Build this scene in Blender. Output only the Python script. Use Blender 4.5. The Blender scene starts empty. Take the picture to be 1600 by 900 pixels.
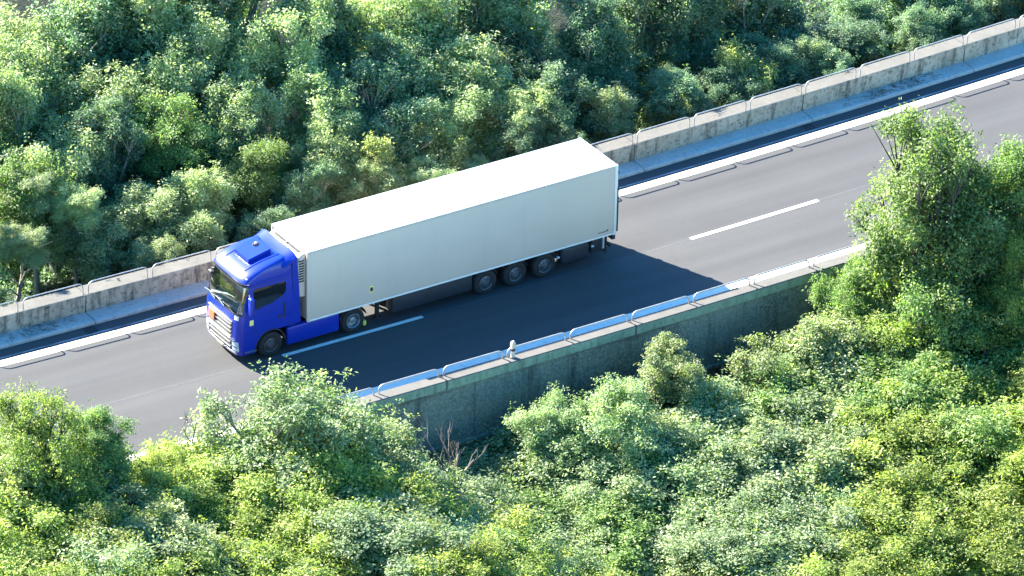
import bpy, bmesh, math, random
import numpy as np
from mathutils import Vector, Matrix

C = bpy.context.scene.collection
PI = math.pi
rnd = random.Random(7)

# ------------------------------------------------------------------ road line
def ry(x):                       # lateral position of the curving road at x (metres)
    return -0.00616 * (x - 7) + 0.5 * 0.0018055 * (x - 7) ** 2
def P(x, v, z):
    return (x, ry(x) + v, z)

# ------------------------------------------------------------------ helpers
def link(o, parent=None):
    C.objects.link(o)
    if parent is not None:
        o.parent = parent
    return o

def tag(o, label=None, cat=None, group=None, kind=None):
    if label: o['label'] = label
    if cat: o['category'] = cat
    if group: o['group'] = group
    if kind: o['kind'] = kind
    return o

def empty(name, loc=(0, 0, 0), rz=0.0):
    o = bpy.data.objects.new(name, None)
    o.empty_display_size = 0.3
    o.location = loc
    o.rotation_euler = (0, 0, rz)
    C.objects.link(o)
    return o

class MB:
    def __init__(self):
        self.v = []; self.f = []
    def add(self, vs, fs):
        n = len(self.v)
        self.v += [tuple(q) for q in vs]
        self.f += [tuple(i + n for i in f) for f in fs]
        return self
    def box(self, x0, x1, y0, y1, z0, z1):
        vs = [(x, y, z) for x in (x0, x1) for y in (y0, y1) for z in (z0, z1)]
        return self.add(vs, [(0, 1, 3, 2), (4, 6, 7, 5), (0, 4, 5, 1), (2, 3, 7, 6), (0, 2, 6, 4), (1, 5, 7, 3)])
    def bbox(self, x0, x1, y0, y1, z0, z1, b=0.02, seg=2):       # bevelled box
        bm = bmesh.new()
        vs = [bm.verts.new((x, y, z)) for x in (x0, x1) for y in (y0, y1) for z in (z0, z1)]
        for f in [(0, 1, 3, 2), (4, 6, 7, 5), (0, 4, 5, 1), (2, 3, 7, 6), (0, 2, 6, 4), (1, 5, 7, 3)]:
            bm.faces.new([vs[i] for i in f])
        bmesh.ops.bevel(bm, geom=list(bm.edges), offset=b, segments=seg, affect='EDGES', profile=0.5)
        bm.verts.index_update()
        self.add([v.co[:] for v in bm.verts], [[v.index for v in f.verts] for f in bm.faces])
        bm.free()
        return self
    def prism(self, poly, axis, a, b):      # poly in the two other axes, extruded a..b
        n = len(poly)
        def mk(p, t):
            if axis == 'y': return (p[0], t, p[1])
            if axis == 'x': return (t, p[0], p[1])
            return (p[0], p[1], t)
        vs = [mk(p, a) for p in poly] + [mk(p, b) for p in poly]
        fs = [tuple(range(n)), tuple(range(2 * n - 1, n - 1, -1))]
        fs += [(i, i + n, (i + 1) % n + n, (i + 1) % n) for i in range(n)]
        return self.add(vs, fs)
    def tube(self, pts, rad, k=8, caps=True):
        pts = [Vector(p) for p in pts]
        if not hasattr(rad, '__len__'): rad = [rad] * len(pts)
        rings = []
        up = None
        for i, p in enumerate(pts):
            d = (pts[min(i + 1, len(pts) - 1)] - pts[max(i - 1, 0)]).normalized()
            if up is None:
                up = Vector((0, 0, 1)) if abs(d.z) < 0.9 else Vector((1, 0, 0))
            a = d.cross(up).normalized(); b = a.cross(d).normalized(); up = b
            rings.append([p + (a * math.cos(2 * PI * j / k) + b * math.sin(2 * PI * j / k)) * rad[i] for j in range(k)])
        vs = [q for r in rings for q in r]
        fs = []
        for i in range(len(pts) - 1):
            for j in range(k):
                fs.append((i * k + j, i * k + (j + 1) % k, (i + 1) * k + (j + 1) % k, (i + 1) * k + j))
        if caps:
            fs.append(tuple(range(k - 1, -1, -1))); fs.append(tuple(range((len(pts) - 1) * k, len(pts) * k)))
        return self.add(vs, fs)
    def lathe(self, prof, c, axis='y', k=40, caps=(1, 1)):    # prof: (offset along axis, radius)
        vs = []
        for (t, r) in prof:
            for j in range(k):
                a = 2 * PI * j / k
                u, w = r * math.cos(a), r * math.sin(a)
                vs.append((c[0] + u, c[1] + t, c[2] + w) if axis == 'y' else (c[0] + u, c[1] + w, c[2] + t))
        fs = []
        for i in range(len(prof) - 1):
            for j in range(k):
                fs.append((i * k + j, i * k + (j + 1) % k, (i + 1) * k + (j + 1) % k, (i + 1) * k + j))
        if caps[0]: fs.append(tuple(range(k)))
        if caps[1]: fs.append(tuple(range((len(prof) - 1) * k, len(prof) * k)))
        return self.add(vs, fs)
    def build(self, name, mat, parent=None, smooth=None):
        me = bpy.data.meshes.new(name)
        me.from_pydata(self.v, [], self.f)
        bm = bmesh.new(); bm.from_mesh(me)
        bmesh.ops.recalc_face_normals(bm, faces=bm.faces)
        bm.to_mesh(me); bm.free()
        if mat: me.materials.append(mat)
        if smooth is not None:
            me.shade_smooth(); me.set_sharp_from_angle(angle=math.radians(smooth))
        return link(bpy.data.objects.new(name, me), parent)

# ------------------------------------------------------------------ materials
class NT:
    def __init__(self, name):
        self.m = bpy.data.materials.new(name); self.m.use_nodes = True
        self.t = self.m.node_tree; self.n = self.t.nodes; self.l = self.t.links
        self.b = self.n['Principled BSDF']; self.out = self.n['Material Output']
        self._c = None
    def coord(self):
        if self._c is None: self._c = self.n.new('ShaderNodeTexCoord')
        return self._c.outputs['Object']
    def map(self, scale, rot=(0, 0, 0)):
        mp = self.n.new('ShaderNodeMapping'); mp.inputs['Scale'].default_value = scale; mp.inputs['Rotation'].default_value = rot
        self.l.new(self.coord(), mp.inputs['Vector']); return mp.outputs[0]
    def noise(self, scale, detail=5, rough=0.6, vec=None, dist=0.0):
        t = self.n.new('ShaderNodeTexNoise'); t.inputs['Scale'].default_value = scale
        t.inputs['Detail'].default_value = detail; t.inputs['Roughness'].default_value = rough
        t.inputs['Distortion'].default_value = dist
        self.l.new(vec if vec is not None else self.coord(), t.inputs['Vector']); return t.outputs['Fac']
    def ramp(self, fac, stops):
        r = self.n.new('ShaderNodeValToRGB'); e = r.color_ramp.elements
        while len(e) < len(stops): e.new(0.5)
        for el, (p, c) in zip(e, stops):
            el.position = p; el.color = (*c, 1) if hasattr(c, '__len__') else (c, c, c, 1)
        self.l.new(fac, r.inputs[0]); return r.outputs[0]
    def mix(self, fac, a, b, mode='MIX'):
        m = self.n.new('ShaderNodeMix'); m.data_type = 'RGBA'; m.blend_type = mode
        for s, val in ((m.inputs[0], fac), (m.inputs[6], a), (m.inputs[7], b)):
            if hasattr(val, 'links') or isinstance(val, bpy.types.NodeSocket): self.l.new(val, s)
            elif hasattr(val, '__len__'): s.default_value = (*val, 1)
            else: s.default_value = val
        return m.outputs[2]
    def bump(self, h, strength=0.3, dist=0.02):
        b = self.n.new('ShaderNodeBump'); b.inputs['Strength'].default_value = strength; b.inputs['Distance'].default_value = dist
        self.l.new(h, b.inputs['Height']); self.l.new(b.outputs[0], self.b.inputs['Normal']); return b
    def col(self, c):
        if isinstance(c, bpy.types.NodeSocket): self.l.new(c, self.b.inputs['Base Color'])
        else: self.b.inputs['Base Color'].default_value = (*c, 1)
        return self
    def set(self, **k):
        for a, v in k.items(): self.b.inputs[a.replace('_', ' ')].default_value = v
        return self

def plain(name, c, rough=0.5, metal=0.0, var=0.12, scale=3.0, **k):
    t = NT(name)
    n = t.noise(scale, 4)
    t.col(t.ramp(n, [(0.3, tuple(x * (1 - var) for x in c)), (0.7, tuple(min(1, x * (1 + var)) for x in c))]))
    t.set(Roughness=rough, Metallic=metal, **k)
    return t.m

def mat_asphalt():
    t = NT('asphalt')
    streak = t.noise(1.0, 4, 0.55, t.map((0.02, 0.62, 1)))
    patch = t.noise(0.35, 5, 0.6)
    grain = t.noise(17, 4, 0.85)
    c = t.ramp(streak, [(0.36, (0.035, 0.035, 0.037)), (0.5, (0.049, 0.049, 0.050)), (0.64, (0.067, 0.066, 0.065))])
    c = t.mix(0.35, c, t.ramp(patch, [(0.3, (0.041, 0.042, 0.044)), (0.7, (0.063, 0.062, 0.061))]))
    c = t.mix(0.7, c, t.ramp(grain, [(0.3, 0.45), (0.7, 1.0)]), 'MULTIPLY')
    at = t.n.new('ShaderNodeAttribute'); at.attribute_name = 'lane'          # metres across the road
    mr = t.n.new('ShaderNodeMapRange'); mr.inputs[1].default_value = -5.2; mr.inputs[2].default_value = 5.6
    wob = t.noise(0.25, 2, 0.5); ad = t.n.new('ShaderNodeMath'); ad.operation = 'MULTIPLY_ADD'; ad.inputs[1].default_value = 0.5
    t.l.new(wob, ad.inputs[0]); t.l.new(at.outputs['Fac'], ad.inputs[2]); sb = t.n.new('ShaderNodeMath'); sb.operation = 'SUBTRACT'; sb.inputs[1].default_value = 0.25
    t.l.new(ad.outputs[0], sb.inputs[0]); t.l.new(sb.outputs[0], mr.inputs[0])
    q = lambda v: (v + 5.2) / 10.8
    tr = t.ramp(mr.outputs[0], [(q(-3.9), 1.0), (q(-2.9), .90), (q(-2.1), 1.03), (q(-1.1), .90), (q(-0.2), 1.04), (q(1.0), .88), (q(1.9), 1.0), (q(2.9), .84), (q(3.7), 1.02), (q(4.3), .95)])
    c = t.mix(1.0, c, tr, 'MULTIPLY')
    vo = t.n.new('ShaderNodeTexVoronoi'); vo.feature = 'DISTANCE_TO_EDGE'; vo.inputs['Scale'].default_value = 1.0
    dn = t.n.new('ShaderNodeTexNoise'); dn.inputs['Scale'].default_value = 1.2; dn.inputs['Detail'].default_value = 5; t.l.new(t.coord(), dn.inputs['Vector'])
    mv = t.n.new('ShaderNodeVectorMath'); mv.operation = 'MULTIPLY_ADD'; mv.inputs[1].default_value = (0.9, 0.9, 0); t.l.new(dn.outputs['Color'], mv.inputs[0]); t.l.new(t.map((0.09, 0.16, 1)), mv.inputs[2])
    t.l.new(mv.outputs[0], vo.inputs['Vector'])
    gate = t.ramp(t.noise(0.12, 2, 0.5), [(0.50, 0.0), (0.60, 0.55)])
    ck = t.mix(1.0, t.ramp(vo.outputs['Distance'], [(0.0, 1.0), (0.006, 0.0)]), gate, 'MULTIPLY')
    c = t.mix(ck, c, (0.022, 0.022, 0.024))
    oil = t.noise(1.0, 3, 0.5, t.map((0.5, 2.2, 1)))
    c = t.mix(t.ramp(oil, [(0.64, 0.0), (0.76, 0.4)]), c, (0.034, 0.034, 0.037))
    t.col(c).set(Roughness=0.85); t.bump(grain, 0.35, 0.006)
    return t.m

def mat_paint():
    t = NT('road_paint')
    w = t.noise(3.5, 6, 0.75); g = t.noise(1, 4, 0.6, t.map((0.3, 6, 1)))
    c = t.ramp(w, [(0.30, (0.27, 0.255, 0.235)), (0.42, (0.63, 0.59, 0.53)), (0.8, (0.75, 0.705, 0.635))])
    c = t.mix(t.ramp(g, [(0.6, 0.0), (0.8, 0.4)]), c, (0.22, 0.215, 0.21))
    t.col(c).set(Roughness=0.6)
    return t.m

def mat_faded():
    t = NT('faded_paint')
    w = t.noise(1, 5, 0.75, t.map((0.9, 14, 1)))
    t.col(t.ramp(w, [(0.42, (0.082, 0.082, 0.084)), (0.52, (0.22, 0.22, 0.22)), (0.68, (0.46, 0.46, 0.46))])).set(Roughness=0.7)
    return t.m

def mat_concrete(name, lo, hi, stain, amount=0.5, streak=True):
    t = NT(name)
    a = t.noise(0.9, 6, 0.65); b = t.noise(6, 6, 0.75); d = t.noise(55, 2, 0.6)
    c = t.ramp(a, [(0.3, lo), (0.7, hi)])
    c = t.mix(t.ramp(b, [(0.50, 0.0), (0.68, amount)]), c, stain)
    if streak:
        s = t.noise(1, 4, 0.7, t.map((3.2, 3.2, 0.35)))
        c = t.mix(t.ramp(s, [(0.5, 0.0), (0.68, amount * 0.8)]), c, tuple(x * 0.75 for x in stain))
    c = t.mix(0.4, c, t.ramp(d, [(0.3, 0.7), (0.7, 1.0)]), 'MULTIPLY')
    t.col(c).set(Roughness=0.92); t.bump(b, 0.5, 0.02)
    return t.m

def mat_wall():
    t = NT('retaining_wall_concrete')
    a = t.noise(0.5, 6, 0.65); b = t.noise(9, 6, 0.8); s = t.noise(1, 5, 0.7, t.map((0.9, 0.9, 0.14)))
    h = t.noise(1, 4, 0.6, t.map((0.12, 0.12, 1.6)))
    c = t.ramp(a, [(0.3, (0.075, 0.095, 0.072)), (0.7, (0.185, 0.215, 0.165))])
    c = t.mix(t.ramp(b, [(0.42, 0.0), (0.62, 0.85)]), c, (0.30, 0.33, 0.26))
    c = t.mix(t.ramp(s, [(0.52, 0.0), (0.66, 0.8)]), c, (0.03, 0.036, 0.034))
    c = t.mix(t.ramp(h, [(0.55, 0.0), (0.7, 0.5)]), c, (0.05, 0.062, 0.055))
    t.col(c).set(Roughness=0.95); t.bump(b, 1.0, 0.08)
    return t.m

def mat_leaf(name, dark, mid, light, gloss=0.42, trans=0.3, spec=0.5, tcol=None):
    """leaf: hue varies leaf by leaf (face attribute) and tree by tree."""
    t = NT(name)
    at = t.n.new('ShaderNodeAttribute'); at.attribute_name = 'tint'
    oi = t.n.new('ShaderNodeObjectInfo')
    c = t.ramp(at.outputs['Fac'], [(0.0, dark), (0.5, mid), (1.0, light)])
    hs = t.n.new('ShaderNodeHueSaturation')
    t.l.new(c, hs.inputs['Color'])
    mr = t.n.new('ShaderNodeMapRange'); mr.inputs[3].default_value = 0.49; mr.inputs[4].default_value = 0.512
    mv = t.n.new('ShaderNodeMapRange'); mv.inputs[3].default_value = 0.82; mv.inputs[4].default_value = 1.2
    t.l.new(oi.outputs['Random'], mr.inputs[0])
    mm = t.n.new('ShaderNodeMath'); mm.operation = 'MULTIPLY'; mm.inputs[1].default_value = 7.31
    mf = t.n.new('ShaderNodeMath'); mf.operation = 'FRACT'
    t.l.new(oi.outputs['Random'], mm.inputs[0]); t.l.new(mm.outputs[0], mf.inputs[0]); t.l.new(mf.outputs[0], mv.inputs[0])
    t.l.new(mr.outputs[0], hs.inputs['Hue']); t.l.new(mv.outputs[0], hs.inputs['Value'])
    t.col(hs.outputs[0]).set(Roughness=gloss, **{'Specular_IOR_Level': spec})
    tr = t.n.new('ShaderNodeBsdfTranslucent')
    t.l.new(t.mix(1.0, hs.outputs[0], tcol or (1.5, 1.7, 0.75), 'MULTIPLY'), tr.inputs['Color'])
    mx = t.n.new('ShaderNodeMixShader'); mx.inputs[0].default_value = trans
    t.l.new(t.b.outputs[0], mx.inputs[1]); t.l.new(tr.outputs[0], mx.inputs[2]); t.l.new(mx.outputs[0], t.out.inputs[0])
    return t.m

def mat_glass(name, tint, refl=0.12):
    t = NT(name)
    fr = t.n.new('ShaderNodeFresnel'); fr.inputs[0].default_value = 1.5
    ad = t.n.new('ShaderNodeMath'); ad.operation = 'ADD'; ad.inputs[1].default_value = refl; t.l.new(fr.outputs[0], ad.inputs[0])
    tr = t.n.new('ShaderNodeBsdfTransparent'); tr.inputs[0].default_value = (*tint, 1)
    gl = t.n.new('ShaderNodeBsdfGlossy'); gl.inputs['Roughness'].default_value = 0.04
    w = t.noise(1.2, 2)
    bp = t.n.new('ShaderNodeBump'); bp.inputs['Strength'].default_value = 0.08; t.l.new(w, bp.inputs['Height']); t.l.new(bp.outputs[0], gl.inputs['Normal'])
    mx = t.n.new('ShaderNodeMixShader'); t.l.new(ad.outputs[0], mx.inputs[0]); t.l.new(tr.outputs[0], mx.inputs[1]); t.l.new(gl.outputs[0], mx.inputs[2])
    t.l.new(mx.outputs[0], t.out.inputs[0])
    return t.m

M = {}
M['asphalt'] = mat_asphalt(); M['paint'] = mat_paint(); M['faded'] = mat_faded()
M['seam'] = plain('seam_filler', (0.085, 0.085, 0.09), 0.8, 0.0, 0.3, 2)
M['con_top'] = mat_concrete('barrier_concrete', (0.084, 0.079, 0.069), (0.118, 0.111, 0.098), (0.050, 0.049, 0.040), 0.30)
M['con_near'] = mat_concrete('coping_concrete', (0.082, 0.078, 0.070), (0.116, 0.109, 0.098), (0.071, 0.070, 0.063), 0.3)
M['con_shadeface'] = mat_concrete('shade_lifted_concrete', (0.16, 0.23, 0.155), (0.25, 0.33, 0.23), (0.07, 0.10, 0.07), 0.7)
M['con_face'] = mat_concrete('stained_shade_lifted_concrete', (0.32, 0.275, 0.20), (0.50, 0.43, 0.32), (0.045, 0.045, 0.035), 0.95)
M['con_bench'] = mat_concrete('kerb_concrete', (0.36, 0.345, 0.31), (0.47, 0.45, 0.41), (0.17, 0.165, 0.15), 0.55, False)
M['wall'] = mat_wall()
M['joint'] = plain('joint_gap', (0.02, 0.02, 0.02), 0.9)
M['steel'] = plain('galvanised_steel', (0.42, 0.41, 0.39), 0.45, 0.6, 0.2, 5)
M['blue'] = plain('blue_lacquer', (0.002, 0.021, 0.255), 0.34, 0.0, 0.08, 1.5, Specular_IOR_Level=0.35, Coat_Weight=0.3, Coat_Roughness=0.28)
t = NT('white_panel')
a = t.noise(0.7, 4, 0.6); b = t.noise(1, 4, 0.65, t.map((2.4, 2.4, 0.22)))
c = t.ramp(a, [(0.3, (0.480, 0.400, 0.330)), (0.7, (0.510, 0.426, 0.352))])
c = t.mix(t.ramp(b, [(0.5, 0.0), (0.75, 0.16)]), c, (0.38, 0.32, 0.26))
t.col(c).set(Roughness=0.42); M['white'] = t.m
M['roofwhite'] = plain('white_roof_skin', (0.62, 0.62, 0.61), 0.5, 0.0, 0.03, 0.8)
M['trim'] = plain('aluminium_trim', (0.50, 0.49, 0.47), 0.42, 0.5, 0.1, 4)
M['pale'] = plain('pale_rail', (0.68, 0.67, 0.63), 0.4, 0.2, 0.05, 4)
M['tyre'] = plain('tyre_rubber', (0.010, 0.010, 0.010), 0.85, 0.0, 0.25, 12)
M['rim'] = plain('wheel_steel', (0.30, 0.31, 0.32), 0.4, 0.7, 0.25, 8)
M['rim_mid'] = plain('dull_wheel', (0.10, 0.105, 0.115), 0.45, 0.6, 0.3, 8)
M['rim_dark'] = plain('dark_wheel', (0.07, 0.07, 0.075), 0.5, 0.5, 0.25, 8)
M['black'] = plain('black_plastic', (0.018, 0.018, 0.02), 0.55, 0.0, 0.2, 5)
M['chassis'] = plain('chassis_steel', (0.015, 0.017, 0.020), 0.7, 0.2, 0.3, 5)
M['skirt'] = plain('dark_side_box', (0.010, 0.015, 0.022), 0.6, 0.1, 0.3, 3)
M['chrome'] = plain('chrome', (0.605, 0.605, 0.588), 0.22, 0.9, 0.08, 6)
M['slat'] = plain('worn_chrome', (0.26, 0.265, 0.27), 0.42, 0.5, 0.12, 9)
M['orange'] = plain('orange_plate', (0.75, 0.11, 0.03), 0.5, 0.0, 0.05, 8)
M['yellow'] = plain('yellow_plastic', (0.55, 0.48, 0.07), 0.5, 0.0, 0.1, 8)
M['sticker'] = plain('yellow_sticker', (0.75, 0.62, 0.20), 0.5, 0.0, 0.15, 20)
M['lamp'] = plain('clear_lamp', (0.45, 0.48, 0.50), 0.25, 0.1, 0.3, 14)
M['glass_side'] = plain('dark_side_glass', (0.008, 0.012, 0.014), 0.06, 0.0, 0.2, 3)
M['glass'] = mat_glass('windscreen_glass', (0.66, 0.76, 0.70), 0.16)
M['interior'] = plain('cab_interior', (0.14, 0.15, 0.15), 0.8)
M['dash'] = plain('grey_dashboard', (0.55, 0.57, 0.54), 0.7)
M['paper'] = plain('pale_cloth', (0.55, 0.58, 0.55), 0.8, 0.0, 0.2, 6)
M['bark'] = plain('bark', (0.26, 0.235, 0.19), 0.95, 0.0, 0.35, 7)
M['barkdark'] = plain('dark_bark', (0.055, 0.048, 0.04), 0.95, 0.0, 0.35, 7)
M['dead'] = plain('dead_wood', (0.17, 0.135, 0.11), 0.9, 0.0, 0.3, 9)
M['litter'] = plain('dry_litter', (0.10, 0.085, 0.06), 0.95, 0.0, 0.4, 9)
t = NT('woodland_floor')
a = t.noise(0.6, 6, 0.7); b = t.noise(5, 5, 0.7)
c = t.ramp(a, [(0.3, (0.007, 0.014, 0.006)), (0.7, (0.016, 0.028, 0.011))])
c = t.mix(t.ramp(b, [(0.5, 0.0), (0.7, 0.6)]), c, (0.024, 0.024, 0.014))
t.col(c).set(Roughness=0.95); t.bump(b, 0.8, 0.1); M['soil'] = t.m

# leaf materials by kind of tree
L = {}
L['ash'] = mat_leaf('ash_leaf', (0.090, 0.145, 0.055), (0.205, 0.268, 0.125), (0.345, 0.385, 0.225), 0.58, 0.46, 0.6)
L['lime'] = mat_leaf('yellow_green_leaf', (0.098, 0.145, 0.026), (0.205, 0.260, 0.052), (0.350, 0.390, 0.120), 0.58, 0.48, 0.45)
L['bright'] = mat_leaf('bright_leaf', (0.068, 0.135, 0.034), (0.155, 0.238, 0.070), (0.265, 0.340, 0.130), 0.58, 0.46, 0.5)
L['olive'] = mat_leaf('olive_leaf', (0.095, 0.135, 0.052), (0.195, 0.238, 0.105), (0.315, 0.345, 0.180), 0.58, 0.44, 0.55)
L['forest'] = mat_leaf('forest_leaf', (0.050, 0.112, 0.062), (0.110, 0.190, 0.100), (0.215, 0.295, 0.155), 0.55, 0.44, 0.6)
L['pale'] = mat_leaf('pale_forest_leaf', (0.140, 0.200, 0.088), (0.280, 0.340, 0.165), (0.420, 0.460, 0.265), 0.58, 0.47, 0.6)
L['gold'] = mat_leaf('golden_leaf', (0.150, 0.185, 0.060), (0.275, 0.305, 0.110), (0.420, 0.430, 0.210), 0.58, 0.47, 0.5)

# ------------------------------------------------------------------ the setting
def terrain(v):
    if v >= 6.0:
        if v < 14: return -0.6 - 0.28 * (v - 6.0)
        return min(-2.84 + 0.30 * (v - 14), 60)
    if v > -5.0: return -1.2
    if v > -5.9: return -6.4
    return max(-6.4 - 0.22 * (-5.9 - v), -90.0)

def make_ground():
    vs_line = [-1500, -900, -500, -300, -200, -120, -80, -60, -45, -35, -28, -22, -18, -15, -12, -9, -7, -5.91, -5.89, -5.01, -4.99, 5.99, 6.01, 8, 10, 12, 14, 17, 20, 24, 28, 33, 40, 50, 65, 90, 130, 200, 300, 500, 900, 1500]
    xs = [-1500, -900, -500, -300, -200, -140, -100, -80, -60] + list(np.arange(-50, 81, 2.5)) + [90, 110, 140, 180, 250, 350, 500, 900, 1500]
    vs, fs = [], []
    r2 = random.Random(3)
    for x in xs:
        xx = max(-90, min(130, x))
        for v in vs_line:
            z = terrain(v)
            if v > 8 or v < -7: z += r2.uniform(-0.18, 0.18)
            vs.append((x, ry(xx) + v, z))
    n = len(vs_line)
    for i in range(len(xs) - 1):
        for j in range(n - 1):
            fs.append((i * n + j, (i + 1) * n + j, (i + 1) * n + j + 1, i * n + j + 1))
    o = MB().add(vs, fs).build('ground', M['soil'])
    tag(o, kind='structure')
make_ground()

X0, X1 = -85.0, 125.0
def strip(name, mat, v0, v1, z, x0=X0, x1=X1, step=1.5, mb=None):
    n = max(1, int(math.ceil((x1 - x0) / step)))
    m = mb or MB()
    vs = []
    for i in range(n + 1):
        x = x0 + (x1 - x0) * i / n
        vs += [P(x, v0, z), P(x, v1, z)]
    m.add(vs, [(2 * i, 2 * i + 2, 2 * i + 3, 2 * i + 1) for i in range(n)])
    return m if mb else tag(m.build(name, mat), kind='structure')

def sweep(profile, x0, x1, step=1.4, closed=True):      # profile in (v, z)
    n = max(1, int(math.ceil((x1 - x0) / step))); k = len(profile)
    vs = []
    for i in range(n + 1):
        x = x0 + (x1 - x0) * i / n
        vs += [P(x, v, z) for v, z in profile]
    fs = []
    for i in range(n):
        for j in range(k):
            fs.append((i * k + j, i * k + (j + 1) % k, (i + 1) * k + (j + 1) % k, (i + 1) * k + j))
    fs.append(tuple(range(k))); fs.append(tuple(range(n * k, n * k + k)))
    return MB().add(vs, fs)

# road deck and markings
road = tag(sweep([(-5.12, 0.0), (-5.12, -1.0), (5.55, -1.0), (5.55, 0.0)], X0, X1).build('road', M['asphalt']), kind='structure')
at_ = road.data.attributes.new('lane', 'FLOAT', 'POINT')
at_.data.foreach_set('value', np.array([v.co.y - ry(v.co.x) for v in road.data.vertices], np.float32))
strip('edge_line', M['paint'], 4.08, 4.50, 0.004)
strip('faded_line', M['faded'], 4.62, 4.71, 0.004)
strip('edge_line', M['paint'], -4.62, -3.86, 0.004)
strip('centre_seam', M['seam'], -0.20, -0.17, 0.004)
dash = MB()
for k in range(-5, 7):
    strip('lane_dashes', M['paint'], -0.28, -0.09, 0.008, -1.1 + 18 * k, 4.9 + 18 * k, 1.5, mb=dash)
tag(dash.build('lane_dashes', M['paint']), kind='structure')

# far barrier: precast concrete segments with a low kerb at their foot
FP, FX = 2.695, 18.40        # rail pitch, one gap
far_profile = [(5.28, -0.5), (5.24, 0.10), (5.28, 0.14), (5.99, 0.17), (5.93, 0.90), (5.96, 0.93), (6.64, 0.93), (6.67, 0.90), (6.67, -1.5), (6.3, -1.5)]
def barrier_segments():
    k0 = -11
    for k in range(k0, 12):
        x0 = FX + 3 * FP * k + 0.02; x1 = FX + 3 * FP * (k + 1) - 0.02
        if x1 < -28 or x0 > 62: continue
        root = empty('barrier_segment', P((x0 + x1) / 2, 6.3, -0.5))
        tag(root, 'stained grey concrete barrier segment with low kerb, along the woodland edge of the road', 'barrier', 'precast barrier segments on the woodland side')
        o = sweep([(5.99, -0.5), (5.99, 0.17), (5.93, 0.90), (5.95, 0.928), (5.98, 0.93), (6.64, 0.93), (6.67, 0.90), (6.67, -1.5), (6.3, -1.5)], x0, x1).build('wall_block', M['con_top'], root)
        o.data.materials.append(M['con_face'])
        for p in o.data.polygons:                      # weathered road side, base colour lightened to offset its shade
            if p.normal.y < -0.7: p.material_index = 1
        b = sweep([(5.28, -0.5), (5.24, 0.10), (5.27, 0.14), (5.987, 0.17), (5.987, -0.5)], x0, x1).build('kerb', M['con_bench'], root)
        for ch in root.children: ch.matrix_parent_inverse = Matrix.Translation(root.location).inverted()
barrier_segments()
strip('joint_filler', M['joint'], 5.27, 6.6, 0.06, -28, 62)

# near coping on the retaining wall
NP, NX = 2.735, 10.76
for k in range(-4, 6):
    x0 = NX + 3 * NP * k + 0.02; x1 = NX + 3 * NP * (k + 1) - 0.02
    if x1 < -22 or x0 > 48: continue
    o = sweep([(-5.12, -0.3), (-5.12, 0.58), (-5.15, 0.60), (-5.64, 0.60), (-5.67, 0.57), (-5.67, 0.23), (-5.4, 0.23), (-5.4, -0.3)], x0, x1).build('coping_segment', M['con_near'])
    o.data.materials.append(M['con_shadeface'])
    for p_ in o.data.polygons:                     # shaded outer face: same concrete, painted lighter and greener to offset shade
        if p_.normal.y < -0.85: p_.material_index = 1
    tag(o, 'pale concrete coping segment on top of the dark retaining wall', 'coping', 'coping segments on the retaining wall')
w = MB()
def wallsec(x0, x1):
    return sweep([(-5.13, -1.0), (-5.13, -8.5), (-5.60, -8.5), (-5.56, 0.228), (-5.13, 0.228)], x0, x1)
ww = empty('retaining_wall', P(10, -5.4, -6.4))
tag(ww, 'dark damp concrete retaining wall below the pale coping, half hidden by trees', 'retaining wall')
edges = [-60.0] + [NX + 1.37 + NP * 3 * k for k in range(-4, 6)] + [90.0]
for a, b in zip(edges[:-1], edges[1:]):
    o = wallsec(a + 0.012, b - 0.012).build('wall_panel', M['wall'], ww)
    o.matrix_parent_inverse = Matrix.Translation(ww.location).inverted()
for xe in edges[1:-1]:                         # pilaster strip over each joint
    o = MB().prism([(ry(xe) - 5.55, -8.4), (ry(xe) - 5.63, -8.4), (ry(xe) - 5.60, 0.225), (ry(xe) - 5.55, 0.225)], 'x', xe - 0.10, xe + 0.10).build('joint_strip', M['wall'], ww)
    o.matrix_parent_inverse = Matrix.Translation(ww.location).inverted()
o = sweep([(-5.57, -2.10), (-5.70, -2.12), (-5.70, -2.24), (-5.57, -2.26)], -50, 80).build('ledge', M['wall'], ww)
o.matrix_parent_inverse = Matrix.Translation(ww.location).inverted()

# bent tube rails on both barriers
def rail_mesh(name, w, h, r=0.030):
    pts = [(-w / 2, 0, -0.02), (-w / 2, 0, h * 0.45)]
    R = 0.20
    for i in range(9):
        a = PI - i / 8 * PI / 2
        pts.append((-w / 2 + R + R * math.cos(a), 0, h - R + R * math.sin(a)))
    pts += [(-w / 4, 0, h), (0, 0, h), (w / 4, 0, h)]
    q = [(-x, y, z) for x, y, z in pts[::-1]][3:]
    o = MB().tube(pts + q, r, 8).build(name, M['steel'], smooth=50)
    return o.data, o
def rails(name, label, group, pitch, xg, v, z, h, x0, x1, r=0.03):
    me, first = rail_mesh(name, pitch - 0.22, h, r)
    k = math.ceil((x0 - xg) / pitch); used = False
    while xg + pitch * k < x1:
        xc = xg + pitch * (k + 0.5)
        o = first if not used else first.copy()
        if used: C.objects.link(o)
        used = True
        a = math.atan2(ry(xc + 0.5) - ry(xc - 0.5), 1.0)
        o.location = P(xc, v, z); o.rotation_euler = (rnd.uniform(-0.02, 0.02), 0, a + rnd.uniform(-0.004, 0.004))
        tag(o, label, 'rail', group)
        k += 1
rails('tube_rail', 'grey bent tube rail on the concrete barrier at the woodland edge', 'tube rails on the woodland barrier', FP, FX, 5.96, 0.93, 0.50, -24, 60, 0.024)
rails('tube_rail', 'grey bent tube rail on the pale coping of the retaining wall', 'tube rails on the retaining wall', NP, NX, -5.25, 0.60, 0.34, -20, 46)

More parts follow.
